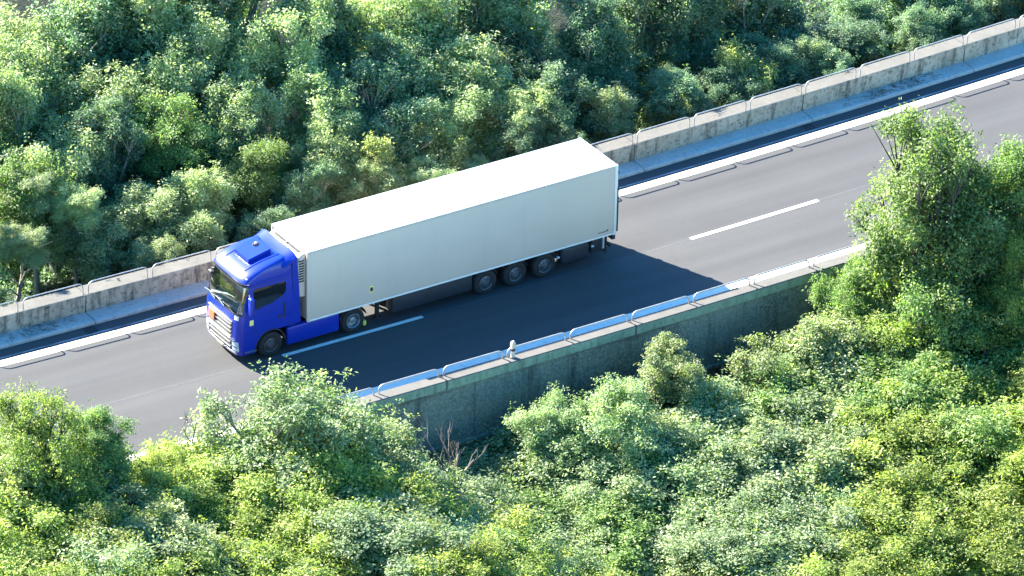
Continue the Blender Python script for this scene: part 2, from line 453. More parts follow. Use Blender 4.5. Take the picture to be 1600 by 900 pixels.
# marker post on the coping
mp = empty('marker_post', P(5.56, -5.36, 0.60))
tag(mp, 'short white road marker post with black band on the coping of the retaining wall', 'marker post')
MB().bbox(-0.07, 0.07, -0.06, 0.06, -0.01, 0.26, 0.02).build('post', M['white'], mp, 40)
MB().bbox(-0.074, 0.074, -0.064, 0.064, 0.26, 0.38, 0.02).build('black_band', M['black'], mp, 40)
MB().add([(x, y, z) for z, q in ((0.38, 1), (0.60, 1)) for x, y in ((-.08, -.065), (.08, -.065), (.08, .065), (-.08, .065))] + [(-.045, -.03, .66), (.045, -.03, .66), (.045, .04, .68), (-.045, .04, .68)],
         [(0, 1, 5, 4), (1, 2, 6, 5), (2, 3, 7, 6), (3, 0, 4, 7), (4, 5, 9, 8), (5, 6, 10, 9), (6, 7, 11, 10), (7, 4, 8, 11), (8, 9, 10, 11), (3, 2, 1, 0)]).build('cap', M['white'], mp)

# gully grates
for i, (gx, lab) in enumerate(((-6.2, 'black square gully grate in the gutter ahead of the blue truck'), (26.1, 'black square gully grate in the gutter behind the white trailer'))):
    g = empty('gully_grate', P(gx, 5.0, 0.0)); tag(g, lab, 'drain', None)
    f = MB()
    for a in ((-0.22, 0.22, -0.22, -0.17), (-0.22, 0.22, 0.17, 0.22), (-0.22, -0.17, -0.17, 0.17), (0.17, 0.22, -0.17, 0.17)):
        f.box(a[0], a[1], a[2], a[3], 0.001, 0.014)
    f.build('frame', M['chassis'], g)
    s = MB()
    for j in range(5): s.box(-0.155 + j * 0.07, -0.125 + j * 0.07, -0.168, 0.168, 0.002, 0.011)
    s.build('bars', M['black'], g)
    MB().box(-0.168, 0.168, -0.168, 0.168, -0.004, 0.0015).build('sump', M['joint'], g)

# ------------------------------------------------------------------ tractor unit
YC = 1.30
KZ = [0.30, 0.36, 0.55, 0.85, 1.15, 1.72, 2.08, 2.5, 2.9, 3.14, 3.22, 3.28, 3.38, 3.50, 3.60, 3.70, 3.78, 3.84, 3.88, 3.90]
KX = [-2.74, -2.88, -2.94, -2.96, -2.96, -2.94, -2.90, -2.80, -2.68, -2.60, -2.64, -2.65, -2.58, -2.44, -2.24, -1.95, -1.60, -1.22, -0.90, -0.70]
KW = [1.12, 1.20, 1.235, 1.245, 1.25, 1.25, 1.245, 1.235, 1.22, 1.205, 1.205, 1.205, 1.20, 1.185, 1.165, 1.13, 1.08, 1.01, 0.92, 0.80]
KB = [0.42, 0.42, 0.42, 0.42, 0.42, 0.42, 0.42, 0.44, 0.46, 0.48, 0.48, 0.48, 0.50, 0.52, 0.54, 0.56, 0.52, 0.42, 0.26, 0.15]
CABREAR = -0.55
def cab_pt(z, s, off=0.0):
    """s 0..1: rear near corner, along near side, round the front, to the rear far corner."""
    xf = np.interp(z, KZ, KX); w = np.interp(z, KZ, KW); B = np.interp(z, KZ, KB)
    xr = CABREAR
    xf -= off; w += off; B += off
    if s < 0.2:
        t_ = s / 0.2; return (xr + (xf + B - xr) * t_, YC - w, z)
    if s > 0.8:
        t_ = (1 - s) / 0.2; return (xr + (xf + B - xr) * t_, YC + w, z)
    a = (s - 0.2) / 0.6 * PI
    ca, sa = math.cos(a), math.sin(a); n = 2 / 4.2
    return (xf + B - B * abs(sa) ** n, YC - w * math.copysign(abs(ca) ** n, ca), z)

def cab_patch(z0, z1, s0, s1, off, nz=6, ns=30, thick=0.0):
    vs = []; fs = []
    for i in range(nz + 1):
        for j in range(ns + 1):
            vs.append(cab_pt(z0 + (z1 - z0) * i / nz, s0 + (s1 - s0) * j / ns, off))
    k = ns + 1
    for i in range(nz):
        for j in range(ns):
            fs.append((i * k + j, i * k + j + 1, (i + 1) * k + j + 1, (i + 1) * k + j))
    return MB().add(vs, fs)

truck = empty('tractor_unit', (0, 0, 0))
tag(truck, 'glossy blue tractor unit with chrome grille, hitched to the white trailer', 'truck')

def make_cab():
    zs = sorted(set([0.30, 0.36, 0.45, 0.55, 0.7, 0.85, 1.0, 1.15, 1.3, 1.5, 1.72, 1.9, 2.08, 2.2, 2.35, 2.5, 2.7, 2.9, 3.02, 3.14, 3.18, 3.22, 3.28, 3.33, 3.38, 3.44, 3.5, 3.55, 3.6, 3.65, 3.7, 3.74, 3.78, 3.81, 3.84, 3.86, 3.88, 3.89, 3.90]))
    ss = list(np.linspace(0, 0.2, 8)) + list(np.linspace(0.2, 0.8, 61))[1:] + list(np.linspace(0.8, 1, 8))[1:]
    k = len(ss)
    vs = [cab_pt(z, s) for z in zs for s in ss]
    fs = []; gl = []
    for i in range(len(zs) - 1):
        zm = (zs[i] + zs[i + 1]) / 2
        for j in range(k - 1):
            sm = (ss[j] + ss[j + 1]) / 2
            q = (i * k + j, i * k + j + 1, (i + 1) * k + j + 1, (i + 1) * k + j)
            if 2.08 < zm < 3.14 and 0.262 < sm < 0.738:
                gl.append(q); continue
            fs.append(q)
        fs.append((i * k + k - 1, i * k, (i + 1) * k, (i + 1) * k + k - 1))     # back wall
    fs.append(tuple(range(k))); n = (len(zs) - 1) * k; fs.append(tuple(range(n, n + k)))
    body = MB().add(vs, fs).build('cab', M['blue'], truck, 32)
    # wheel arch cut through the cab
    cut = MB().lathe([(-0.6, 0.66), (3.2, 0.66)], (-1.50, 0, 0.52), k=64).build('cutter', None)
    cut2 = MB().box(-1.50, 0.2, -0.6, 3.2, -0.2, 1.13).build('cutter', None)
    for cc in (cut, cut2):
        md = body.modifiers.new('b', 'BOOLEAN'); md.object = cc; md.operation = 'DIFFERENCE'; md.solver = 'EXACT'
        dg = bpy.context.evaluated_depsgraph_get()
        me = bpy.data.meshes.new_from_object(body.evaluated_get(dg))
        body.modifiers.clear(); body.data = me
        bpy.data.objects.remove(cc)
    body.data.set_sharp_from_angle(angle=math.radians(32))
    used = sorted({i for q in gl for i in q}); mp_ = {a: b for b, a in enumerate(used)}
    ws = MB().add([tuple(np.array(vs[i]) + np.array((0.012, 0, 0))) for i in used], [tuple(mp_[i] for i in q) for q in gl])
    ws.build('windscreen', M['glass'], truck, 60)
    return body
cab = make_cab()
# door seams, side glass, wheel arch lining
def side_plate(name, poly, off, mat, far, parent, th=0.006):
    f = []
    for t_ in (off, off - th):
        for (x, z) in poly:
            w = np.interp(z, KZ, KW)
            f.append((x, YC - (w + t_) if not far else YC + (w + t_), z))
    n = len(poly)
    fs = [tuple(range(n)), tuple(range(2 * n - 1, n - 1, -1))] + [(i, i + n, (i + 1) % n + n, (i + 1) % n) for i in range(n)]
    return MB().add(f, fs).build(name, mat, parent)
win = [(-2.17, 3.02), (-0.90, 3.0), (-0.86, 2.95), (-0.88, 2.62), (-0.98, 2.48), (-1.45, 2.28), (-2.13, 2.17), (-2.22, 2.22), (-2.24, 2.9)]
seam = [(-2.28, 3.06), (-2.26, 3.06), (-2.26, 1.45), (-2.10, 1.24), (-2.12, 1.22), (-2.28, 1.44)]
for far in (False, True):
    side_plate('side_window', win, 0.008, M['glass_side'], far, truck)
    d = side_plate('door_seam', seam, 0.003, M['black'], far, truck, 0.01)
    side_plate('door_seam', [(-1.02, 2.42), (-1.00, 2.42), (-0.98, 1.35), (-1.00, 1.35)], 0.003, M['black'], far, truck, 0.01)
    side_plate('door_handle', [(-1.22, 1.66), (-1.02, 1.66), (-1.02, 1.60), (-1.22, 1.60)], 0.03, M['black'], far, truck, 0.03)
    side_plate('side_crease', [(-2.5, 3.20), (-1.0, 3.30), (-0.62, 3.42), (-0.62, 3.39), (-1.0, 3.265), (-2.5, 3.17)], 0.016, M['blue'], far, truck, 0.03)
    side_plate('side_crease', [(-2.2, 1.50), (-0.62, 1.62), (-0.62, 1.595), (-2.2, 1.475)], 0.012, M['blue'], far, truck, 0.03)
for far in (False, True):
    side_plate('panel_gap', [(-2.42, 3.145), (-0.62, 3.145), (-0.62, 3.13), (-2.42, 3.13)], 0.004, M['black'], far, truck, 0.01)
    side_plate('panel_gap', [(-0.80, 3.60), (-0.785, 3.60), (-0.785, 1.25), (-0.80, 1.25)], 0.004, M['black'], far, truck, 0.01)
    side_plate('grab_rail', [(-0.96, 2.15), (-0.93, 2.15), (-0.93, 1.55), (-0.96, 1.55)], 0.03, M['black'], far, truck, 0.025)
# interior
box = MB()
x0, x1, y0, y1, z0, z1 = -2.72, -0.75, 0.16, 2.44, 1.35, 3.10
box.add([(x0, y0, z0), (x1, y0, z0), (x1, y1, z0), (x0, y1, z0), (x0 + .25, y0, z1), (x1, y0, z1), (x1, y1, z1), (x0 + .25, y1, z1)],
        [(0, 1, 2, 3), (4, 7, 6, 5), (0, 4, 5, 1), (1, 5, 6, 2), (2, 6, 7, 3)])
box.build('cab_lining', M['interior'], truck)
MB().bbox(-2.74, -2.22, 0.20, 2.40, 1.75, 2.07, 0.06).build('dashboard', M['dash'], truck, 40)
MB().bbox(-2.60, -2.32, 1.30, 1.95, 2.075, 2.10, 0.01).bbox(-2.66, -2.36, 0.55, 0.98, 2.075, 2.13, 0.02).build('papers', M['paper'], truck)
for yc in (0.68, 1.95):
    s = MB().bbox(-1.75, -1.45, yc - 0.26, yc + 0.26, 1.9, 2.62, 0.07).bbox(-1.72, -1.52, yc - 0.14, yc + 0.14, 2.64, 2.86, 0.05).build('seat', M['dash'], truck, 40)
MB().lathe([(-0.015, 0.21), (0.015, 0.23), (0.015, 0.20)], (-2.12, 0.68, 2.12), 'z', 24).build('steering_wheel', M['black'], truck)
MB().bbox(-2.42, -2.36, 0.4, 2.2, 2.84, 3.02, 0.02).build('sun_blind', M['paper'], truck)

# visor strip, wipers, brow lights
cab_patch(3.10, 3.19, 0.25, 0.75, 0.012, 2, 40).build('visor_strip', M['black'], truck, 50)
cab_patch(3.235, 3.262, 0.25, 0.75, 0.012, 2, 40).build('visor_edge', M['chrome'], truck, 50)
cab_patch(2.03, 2.10, 0.25, 0.75, 0.010, 2, 40).build('cowl', M['black'], truck, 50)
for (ya, yb) in ((0.35, 0.95), (1.05, 1.6), (1.7, 2.2)):
    p0 = (-2.925, ya, 2.09); p1 = (-2.90, yb, 2.22)
    MB().tube([p0, p1], 0.018, 6).tube([(-2.90, yb - 0.33, 2.24), (-2.905, yb + 0.30, 2.17)], 0.014, 6).build('wiper', M['chrome' if ya > 1 else 'black'], truck)
for yl in (0.28, 2.32):
    xx = -2.64 if 0.5 < yl < 2.1 else -2.50
    MB().bbox(xx + 0.04, xx + 0.16, yl - 0.07, yl + 0.07, 3.34, 3.44, 0.03).build('marker_lamp', M['lamp'], truck, 40)
# roof features
rt = [(-2.02, 0.84), (-2.02, 1.80), (-1.05, 1.76), (-1.05, 0.88)]
MB().add([(x, y, np.interp(x, KX[12:], KZ[12:]) + h) for h in (-0.05, 0.17) for x, y in rt],
         [(0, 1, 2, 3), (7, 6, 5, 4), (0, 4, 5, 1), (1, 5, 6, 2), (2, 6, 7, 3), (3, 7, 4, 0)]).build('roof_hatch', M['blue'], truck)
MB().lathe([(0.0, 0.13), (0.05, 0.12), (0.06, 0.05)], (-1.30, 1.52, 3.965), 'z', 24).build('roof_vent', M['black'], truck, 40)
MB().lathe([(0.06, 0.055), (0.09, 0.05), (0.10, 0.02)], (-1.30, 1.52, 3.965), 'z', 16).build('vent_cap', M['white'], truck, 40)
for yl in (0.62, 1.98):       # long pressed ribs of the roof
    vs = []
    for x in np.linspace(-2.3, -0.85, 12):
        z = float(np.interp(x, KX[12:], KZ[12:]))
        vs += [(x, yl - 0.06, z - 0.05), (x, yl - 0.025, z + 0.022), (x, yl + 0.025, z + 0.022), (x, yl + 0.06, z - 0.05)]
    MB().add(vs, [(4 * i + j, 4 * i + 4 + j, 4 * i + 5 + j, 4 * i + 1 + j) for i in range(11) for j in range(3)]).build('roof_rib', M['blue'], truck, 40)
# rear air deflector: a curved lip swept up behind the roof
def deflector():
    nj = 24; rows = []
    for j in range(nj + 1):
        y = 0.05 + 2.5 * j / nj; q = abs(y - 1.3) / 1.25
        edge = q ** 6
        lift = 0.03 * q * q
        drop = 0.22 * edge
        rows.append([(-1.0 - 0.02 * q, y, 3.855 - 0.06 * q * q - drop), (-0.80, y, 3.90 + lift - 0.03 * q * q - drop), (-0.60, y, 3.96 + lift - drop), (-0.42 - 0.04 * (1 - q), y, 4.02 + lift - drop * 0.8), (-0.44 - 0.04 * (1 - q), y, 3.97 + lift - drop * 0.8), (-0.62, y, 3.90 - drop), (-0.8, y, 3.82 - drop)])
    k = 7
    vs = [p for r in rows for p in r]
    fs = [(j * k + i, j * k + i + 1, (j + 1) * k + i + 1, (j + 1) * k + i) for j in range(nj) for i in range(k - 1)]
    fs += [(j * k + k - 1, j * k, (j + 1) * k, (j + 1) * k + k - 1) for j in range(nj)]
    fs += [tuple(range(k)), tuple(range(nj * k, nj * k + k))]
    MB().add(vs, fs).build('roof_deflector', M['blue'], truck, 45)
deflector()
for far in (False, True):
    y = 0.055 if not far else 2.505
    s = 1 if not far else -1
    MB().prism([(-0.60, 1.13), (-0.24, 1.15), (-0.30, 2.4), (-0.40, 3.82), (-0.60, 3.86)], 'y', y, y + s * 0.045).build('side_extender', M['blue'], truck)
# front: grille, headlamps, bumper
def front_x(y, z): # front surface of the cab at (y, z)
    w = np.interp(z, KZ, KW); B = np.interp(z, KZ, KB); xf = np.interp(z, KZ, KX)
    q = min(1.0, abs(y - YC) / w)
    return xf + B - B * (1 - q ** 4.2) ** (1 / 4.2)
def front_bar(mb, y0, y1, z0, z1, out, th=0.05, n=14):
    vs = []
    for i in range(n + 1):
        y = y0 + (y1 - y0) * i / n
        for z, o in ((z0, out), (z1, out), (z1, out - th), (z0, out - th)):
            vs.append((front_x(y, z) - o, y, z))
    fs = [(4 * i + j, 4 * i + 4 + j, 4 * i + 4 + (j + 1) % 4, 4 * i + (j + 1) % 4) for i in range(n) for j in range(4)]
    fs += [(0, 1, 2, 3), (4 * n, 4 * n + 1, 4 * n + 2, 4 * n + 3)]
    return mb.add(vs, fs)
g = front_bar(MB(), 0.46, 2.14, 1.02, 1.72, 0.012).build('grille', M['black'], truck)
for z in (1.07, 1.23, 1.39, 1.55):
    front_bar(MB(), 0.50, 2.10, z, z + 0.05, 0.040, 0.035).build('slat', M['slat'], g)
front_bar(MB(), 0.44, 2.16, 1.675, 1.72, 0.04, 0.03).build('slat', M['slat'], g)
g2 = front_bar(MB(), 0.52, 2.08, 0.50, 0.98, 0.012).build('lower_grille', M['black'], truck)
for z in (0.60, 0.79):
    front_bar(MB(), 0.56, 2.04, z, z + 0.045, 0.036, 0.035).build('slat', M['slat'], g2)
front_bar(MB(), 0.30, 2.30, 0.955, 0.99, 0.045, 0.04).build('bumper_trim', M['chrome'], truck)
front_bar(MB(), 0.25, 2.35, 0.37, 0.43, 0.03, 0.04).build('bumper_lip', M['chrome'], truck)
front_bar(MB(), 1.02, 1.55, 0.40, 0.52, 0.055, 0.03).build('number_plate', M['white'], truck)
front_bar(MB(), 1.62, 2.02, 1.26, 1.56, 0.075, 0.02).build('orange_plate', M['orange'], truck)
for far in (False, True):
    a, b = (0.14, 0.44) if not far else (2.16, 2.46)
    h = front_bar(MB(), a, b, 0.55, 0.93, 0.012, 0.05, 10).build('headlamp', M['lamp'], truck)
    front_bar(MB(), a + 0.02, b - 0.02, 0.71, 0.735, 0.02, 0.03, 10).build('lamp_divider', M['black'], h)
    side_plate('step', [(-2.62, 0.44), (-2.12, 0.44), (-2.12, 0.50), (-2.62, 0.50)], 0.03, M['chrome'], far, truck, 0.05)
    # mirror
    ym = -0.20 if not far else 2.80
    s = 1 if not far else -1
    if far: ym = 2.70
    m_ = MB().bbox(-2.58, -2.40, ym - 0.13, ym + 0.13, 2.12, 2.86 if not far else 2.7, 0.06, 3).build('mirror', M['blue' if not far else 'black'], truck, 40)
    MB().bbox(-2.405, -2.385, ym - 0.10, ym + 0.10, 2.18, 2.80, 0.008).build('mirror_glass', M['glass_side'], m_)
    MB().tube([(-2.50, ym + s * 0.05, 2.8), (-2.42, ym + s * 0.32, 2.9)], 0.03, 8).tube([(-2.50, ym + s * 0.05, 2.2), (-2.42, ym + s * 0.32, 2.14)], 0.03, 8).build('mirror_arm', M['black'], m_)
front_bar(MB(), 0.16, 0.34, 1.84, 2.0, 0.02, 0.03, 6).build('corner_badge', M['pale'], truck)
side_plate('sticker', [(-2.42, 1.56), (-2.26, 1.56), (-2.26, 1.78), (-2.42, 1.78)], 0.006, M['sticker'], False, truck)
side_plate('sticker', [(-2.42, 1.56), (-2.26, 1.56), (-2.26, 1.78), (-2.42, 1.78)], 0.006, M['sticker'], True, truck)
# fairings, chassis, tank, fifth wheel
for far in (False, True):
    y0, y1 = (0.07, 0.30) if not far else (2.30, 2.53)
    MB().bbox(-0.80, 1.42, y0, y1, 0.28, 1.02, 0.05, 3).build('side_fairing', M['blue'], truck, 40)
    MB().box(-0.7, 1.3, y0 + 0.20, y0 + 0.3, 0.4, 0.95).build('fuel_tank', M['chassis'], truck) if not far else None
    yy = 0.95 if not far else 1.55
    MB().box(-2.4, 2.85, yy - 0.05, yy + 0.05, 0.72, 0.98).build('frame_rail', M['chassis'], truck)
    # wheel arch lining
    yl0, yl1 = (0.08, 0.75) if not far else (1.85, 2.52)
    pr = [(-1.5 + 0.64 * math.cos(a), 0.52 + 0.64 * math.sin(a)) for a in np.linspace(0.1, PI - 0.1, 20)]
    pr += [(-1.5 + 0.60 * math.cos(a), 0.52 + 0.60 * math.sin(a)) for a in np.linspace(PI - 0.1, 0.1, 20)]
    MB().prism(pr, 'y', yl0, yl1).build('wheel_arch', M['black'], truck, 40)
    pr = [(2.04 + 0.60 * math.cos(a), 0.52 + 0.60 * math.sin(a)) for a in np.linspace(0.25, PI - 0.25, 20)]
    pr += [(2.04 + 0.57 * math.cos(a), 0.52 + 0.57 * math.sin(a)) for a in np.linspace(PI - 0.25, 0.25, 20)]
    MB().prism(pr, 'y', yl0 + 0.02, yl1).build('mudguard', M['black'], truck, 40)
MB().box(-2.3, 0.9, 0.55, 2.05, 0.60, 1.12).build('engine_block', M['chassis'], truck)
MB().lathe([(0, 0.45), (0.06, 0.45)], (2.0, 1.3, 0.99), 'z', 24).build('fifth_wheel', M['chassis'], truck)
MB().box(-0.5, 2.6, 0.70, 1.9, 0.985, 1.0).build('deck_plate', M['chassis'], truck)

def wheel(parent, x, far, dual=False, rim='rim', dish='out'):
    s = -1 if not far else 1                      # outward direction along y
    yo = 0.09 if not far else 2.51                # outer wall
    w = 0.60 if dual else 0.31
    c = (x, yo, 0.505)
    pr = [(0.20, 0.285), (0.02, 0.29), (0.0, 0.32), (0.0, 0.44), (0.03, 0.485), (0.06, 0.503), (w - 0.06, 0.503), (w - 0.02, 0.48), (w, 0.42), (w, 0.285)]
    t_ = MB().lathe([(-s * a, r) for a, r in pr], c, 'y', 44, (0, 1)).build('wheel', M['tyre'], parent, 40)
    if dish == 'in':                              # deep drive rim
        pr = [(-0.005, 0.295), (-0.015, 0.285), (0.0, 0.27), (0.15, 0.25), (0.18, 0.14), (0.06, 0.12), (0.04, 0.05)]
    elif dish == 'out':
        pr = [(-0.005, 0.295), (-0.018, 0.285), (0.0, 0.265), (0.05, 0.25), (0.02, 0.16), (-0.03, 0.12), (-0.04, 0.03)]
    MB().lathe([(-s * a, r) for a, r in pr], c, 'y', 40, (0, 1)).build('rim', M[rim], t_, 30)
    b = MB()
    for j in range(10):
        a = 2 * PI * j / 10
        b.lathe([(s * 0.005 - s * 0.03, 0.016), (s * 0.03, 0.014)], (x + 0.19 * math.cos(a), yo + (0.0 if dish == 'out' else -s * 0.12), 0.505 + 0.19 * math.sin(a)), 'y', 6)
    b.build('wheel_nuts', M['rim_dark'], t_)
    return t_
for far in (False, True):
    wheel(truck, -1.50, far, False, 'rim_dark', 'out')
    wheel(truck, 2.04, far, True, 'rim', 'in')
MB().bbox(2.48, 2.62, 0.10, 0.30, 0.16, 0.36, 0.03).build('wheel_chock', M['yellow'], truck)

# ------------------------------------------------------------------ semi trailer
tr = empty('semi_trailer', (6.8, 1.3, 0))
tag(tr, 'white refrigerated semi trailer with dark underframe behind the blue tractor', 'trailer')
TI = Matrix.Translation(tr.location).inverted()
def T(mb, name, mat, smooth=None, parent=None):
    o = mb.build(name, mat, parent or tr, smooth)
    if parent is None: o.matrix_parent_inverse = TI
    return o
TL, TT, TBm = 13.6, 3.98, 1.065
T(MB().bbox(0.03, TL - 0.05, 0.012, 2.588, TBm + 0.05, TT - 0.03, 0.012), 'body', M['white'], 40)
T(MB().bbox(0.04, TL - 0.06, 0.03, 2.57, TT - 0.03, TT - 0.005, 0.01), 'roof', M['roofwhite'])
for y0, y1 in ((0.0, 0.07), (2.53, 2.60)):
    T(MB().bbox(0.02, TL - 0.02, y0, y1, TT - 0.075, TT, 0.015), 'roof_edge', M['trim'], 40)
    T(MB().bbox(0.02, TL - 0.02, y0, y1, TBm - 0.01, TBm + 0.055, 0.012), 'bottom_rail', M['pale'], 40)
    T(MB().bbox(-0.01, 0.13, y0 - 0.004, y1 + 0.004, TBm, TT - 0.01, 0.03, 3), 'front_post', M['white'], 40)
    T(MB().bbox(TL - 0.13, TL, y0 - 0.006, y1 + 0.006, TBm - 0.04, TT + 0.01, 0.012), 'rear_post', M['pale'], 40)
    yy = 0.003 if y0 == 0 else 2.597
T(MB().bbox(-0.005, 0.06, 0.07, 2.53, TT - 0.06, TT + 0.004, 0.01), 'front_edge', M['trim'], 40)
T(MB().bbox(TL - 0.12, TL - 0.02, 0.07, 2.53, TT - 0.06, TT + 0.012, 0.012), 'rear_header', M['pale'], 40)
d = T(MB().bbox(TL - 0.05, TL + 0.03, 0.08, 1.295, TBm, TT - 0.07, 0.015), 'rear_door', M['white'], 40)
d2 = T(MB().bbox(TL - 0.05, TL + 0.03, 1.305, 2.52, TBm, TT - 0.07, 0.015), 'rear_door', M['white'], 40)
for y in (0.35, 1.05, 1.55, 2.25):
    T(MB().tube([(TL + 0.06, y, TBm), (TL + 0.06, y, TT - 0.08)], 0.02, 6).bbox(TL + 0.03, TL + 0.08, y - 0.06, y + 0.06, 2.0, 2.12, 0.01), 'lock_rod', M['trim'])
for y0 in (0.0, 2.56):
    m_ = MB()
    for z in (1.45, 2.2, 2.95, 3.6): m_.bbox(TL, TL + 0.045, y0 - 0.015, y0 + 0.055, z, z + 0.12, 0.01)
    T(m_, 'hinges', M['black'])
T(MB().box(TL - 0.02, TL + 0.05, -0.01, 0.02, TBm + 0.1, 3.0), 'rubber_buffer', M['black'])
# refrigeration unit on the front wall
ru = []
prof = [(-0.005, 2.05), (-0.30, 2.08), (-0.36, 2.3), (-0.36, 3.30), (-0.34, 3.52), (-0.28, 3.68), (-0.18, 3.80), (-0.005, 3.86)]
rows = []
for y, ins in ((0.17, 0.05), (0.21, 0.012), (0.28, 0.0), (2.32, 0.0), (2.39, 0.012), (2.43, 0.05)):
    rows.append([(min(-0.004, x + ins * (1 if x < -0.02 else 0)), y, z - (ins if z > 3 else -ins)) for x, z in prof])
k = len(prof)
vs = [p for r in rows for p in r]
fs = [(j * k + i, j * k + i + 1, (j + 1) * k + i + 1, (j + 1) * k + i) for j in range(5) for i in range(k - 1)]
fs += [(j * k + k - 1, j * k, (j + 1) * k, (j + 1) * k + k - 1) for j in range(5)] + [tuple(range(k)), tuple(range(5 * k, 6 * k))]
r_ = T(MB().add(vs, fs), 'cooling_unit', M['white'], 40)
r_m = MB()
r_m.add([(-0.150, 0.42, 3.835), (-0.045, 0.42, 3.862), (-0.045, 2.18, 3.862), (-0.150, 2.18, 3.835), (-0.150, 0.42, 3.80), (-0.045, 0.42, 3.83), (-0.045, 2.18, 3.83), (-0.150, 2.18, 3.80)],
        [(0, 1, 2, 3), (7, 6, 5, 4), (0, 4, 5, 1), (1, 5, 6, 2), (2, 6, 7, 3), (3, 7, 4, 0)])
o = r_m.build('top_grille', M['chassis'], r_)
o = MB().bbox(-0.17, -0.03, 1.26, 1.34, 3.80, 3.875, 0.01).build('top_bracket', M['trim'], r_)
m_ = MB()
for i in range(9): m_.box(-0.27, -0.06, 0.155, 0.20, 2.72 + i * 0.105, 2.72 + i * 0.105 + 0.055)
o = m_.build('side_louvres', M['black'], r_)
o = MB().box(-0.372, -0.35, 0.5, 2.1, 2.4, 3.3).build('front_grille', M['chassis'], r_)
# small square plate and the maker's mark low on the side
T(MB().bbox(2.68, 2.86, 0.002, 0.016, 1.55, 1.82, 0.004), 'hazard_plate', M['sticker'])
T(MB().box(2.71, 2.83, -0.002, 0.004, 1.60, 1.76), 'plate_symbol', M['black'])
m_ = MB(); x = 12.78
for wd, hh in ((.045, .055), (.03, .035), (.04, .035), (.035, .05), (.04, .035), (.03, .035), (.045, .055), (.03, .035)):
    m_.prism([(x, 1.26), (x + wd * .75, 1.26), (x + wd * .75 + .014, 1.26 + hh), (x + .014, 1.26 + hh)], 'y', 0.006, 0.0125); x += wd + 0.008
m_.prism([(x + .05 + .05 * math.cos(a) * (1 if i % 2 else .6), 1.305 + .05 * math.sin(a) * (1 if i % 2 else .6)) for i, a in enumerate(np.linspace(0, 2 * PI, 11)[:-1])], 'y', 0.006, 0.0125)
T(m_, 'side_lettering', M['black'])
# underframe
for yy in (0.75, 1.85):
    T(MB().box(0.6, 13.3, yy - 0.06, yy + 0.06, 0.82, TBm - 0.012), 'main_beam', M['chassis'])
m_ = MB()
for x in np.arange(0.6, 13.4, 0.8): m_.box(x - 0.03, x + 0.03, 0.08, 2.52, 0.95, TBm - 0.013)
T(m_, 'cross_members', M['chassis'])
for far in (False, True):
    y0, y1 = (0.06, 0.55) if not far else (2.05, 2.54)
    T(MB().bbox(3.72, 7.22, y0, y1, 0.36, 1.04, 0.04), 'pallet_box', M['skirt'], 40)
    T(MB().bbox(11.2, 12.5, y0 + 0.02, y1, 0.22, 1.03, 0.20, 5), 'tool_box', M['skirt'], 40)
    T(MB().bbox(12.56, 13.15, y0 + 0.06, y1, 0.42, 1.03, 0.04), 'valve_box', M['chassis'], 40)
    T(MB().box(3.30, 3.42, y0 + 0.45, y1 + 0.1, 0.12, 1.04).box(3.22, 3.50, y0 + 0.40, y1 + 0.12, 0.06, 0.12), 'landing_leg', M['chassis'])
    T(MB().bbox(13.18, 13.24, y0 + 0.02, y1 + 0.05, 0.30, 1.02, 0.012), 'mudflap', M['black'])
    T(MB().bbox(13.02, 13.10, y0 - 0.02, y0 + 0.08, 0.55, 1.03, 0.012), 'flap_bracket', M['trim'])
    T(MB().bbox(13.44, 13.60, y0, y1, 0.80, 0.98, 0.02), 'tail_lamp', M['black'])
    for x in (7.83, 9.14, 10.45):
        o = wheel(tr, x, far, False, 'rim_mid', 'out'); o.matrix_parent_inverse = TI
        pr = [(x + 0.59 * math.cos(a), 0.50 + 0.57 * math.sin(a)) for a in np.linspace(0.5, PI - 0.5, 16)]
        pr += [(x + 0.565 * math.cos(a), 0.50 + 0.55 * math.sin(a)) for a in np.linspace(PI - 0.5, 0.5, 16)]
        T(MB().prism(pr, 'y', y0 + 0.02, y1), 'mudguard', M['chassis'], 40)
for x in (7.83, 9.14, 10.45):
    T(MB().tube([(x, 0.3, 0.505), (x, 2.3, 0.505)], 0.09, 10), 'axle', M['chassis'])
T(MB().bbox(7.35, 11.1, 0.72, 1.88, 0.30, 0.94, 0.05), 'axle_sun_blocker', M['chassis'], 40)  # solid box added to stop sun reaching the road between the axles
T(MB().bbox(13.35, 13.47, 0.12, 2.48, 0.48, 0.60, 0.02), 'rear_bumper', M['chassis'], 40)
T(MB().bbox(11.02, 11.14, 0.10, 0.2, 0.62, 0.70, 0.02).bbox(12.55, 12.66, 0.08, 0.16, 0.7, 0.78, 0.02), 'side_reflector', M['lamp'])

# ------------------------------------------------------------------ trees
def unit(a):
    return a / np.maximum(np.linalg.norm(a, axis=-1, keepdims=True), 1e-9)

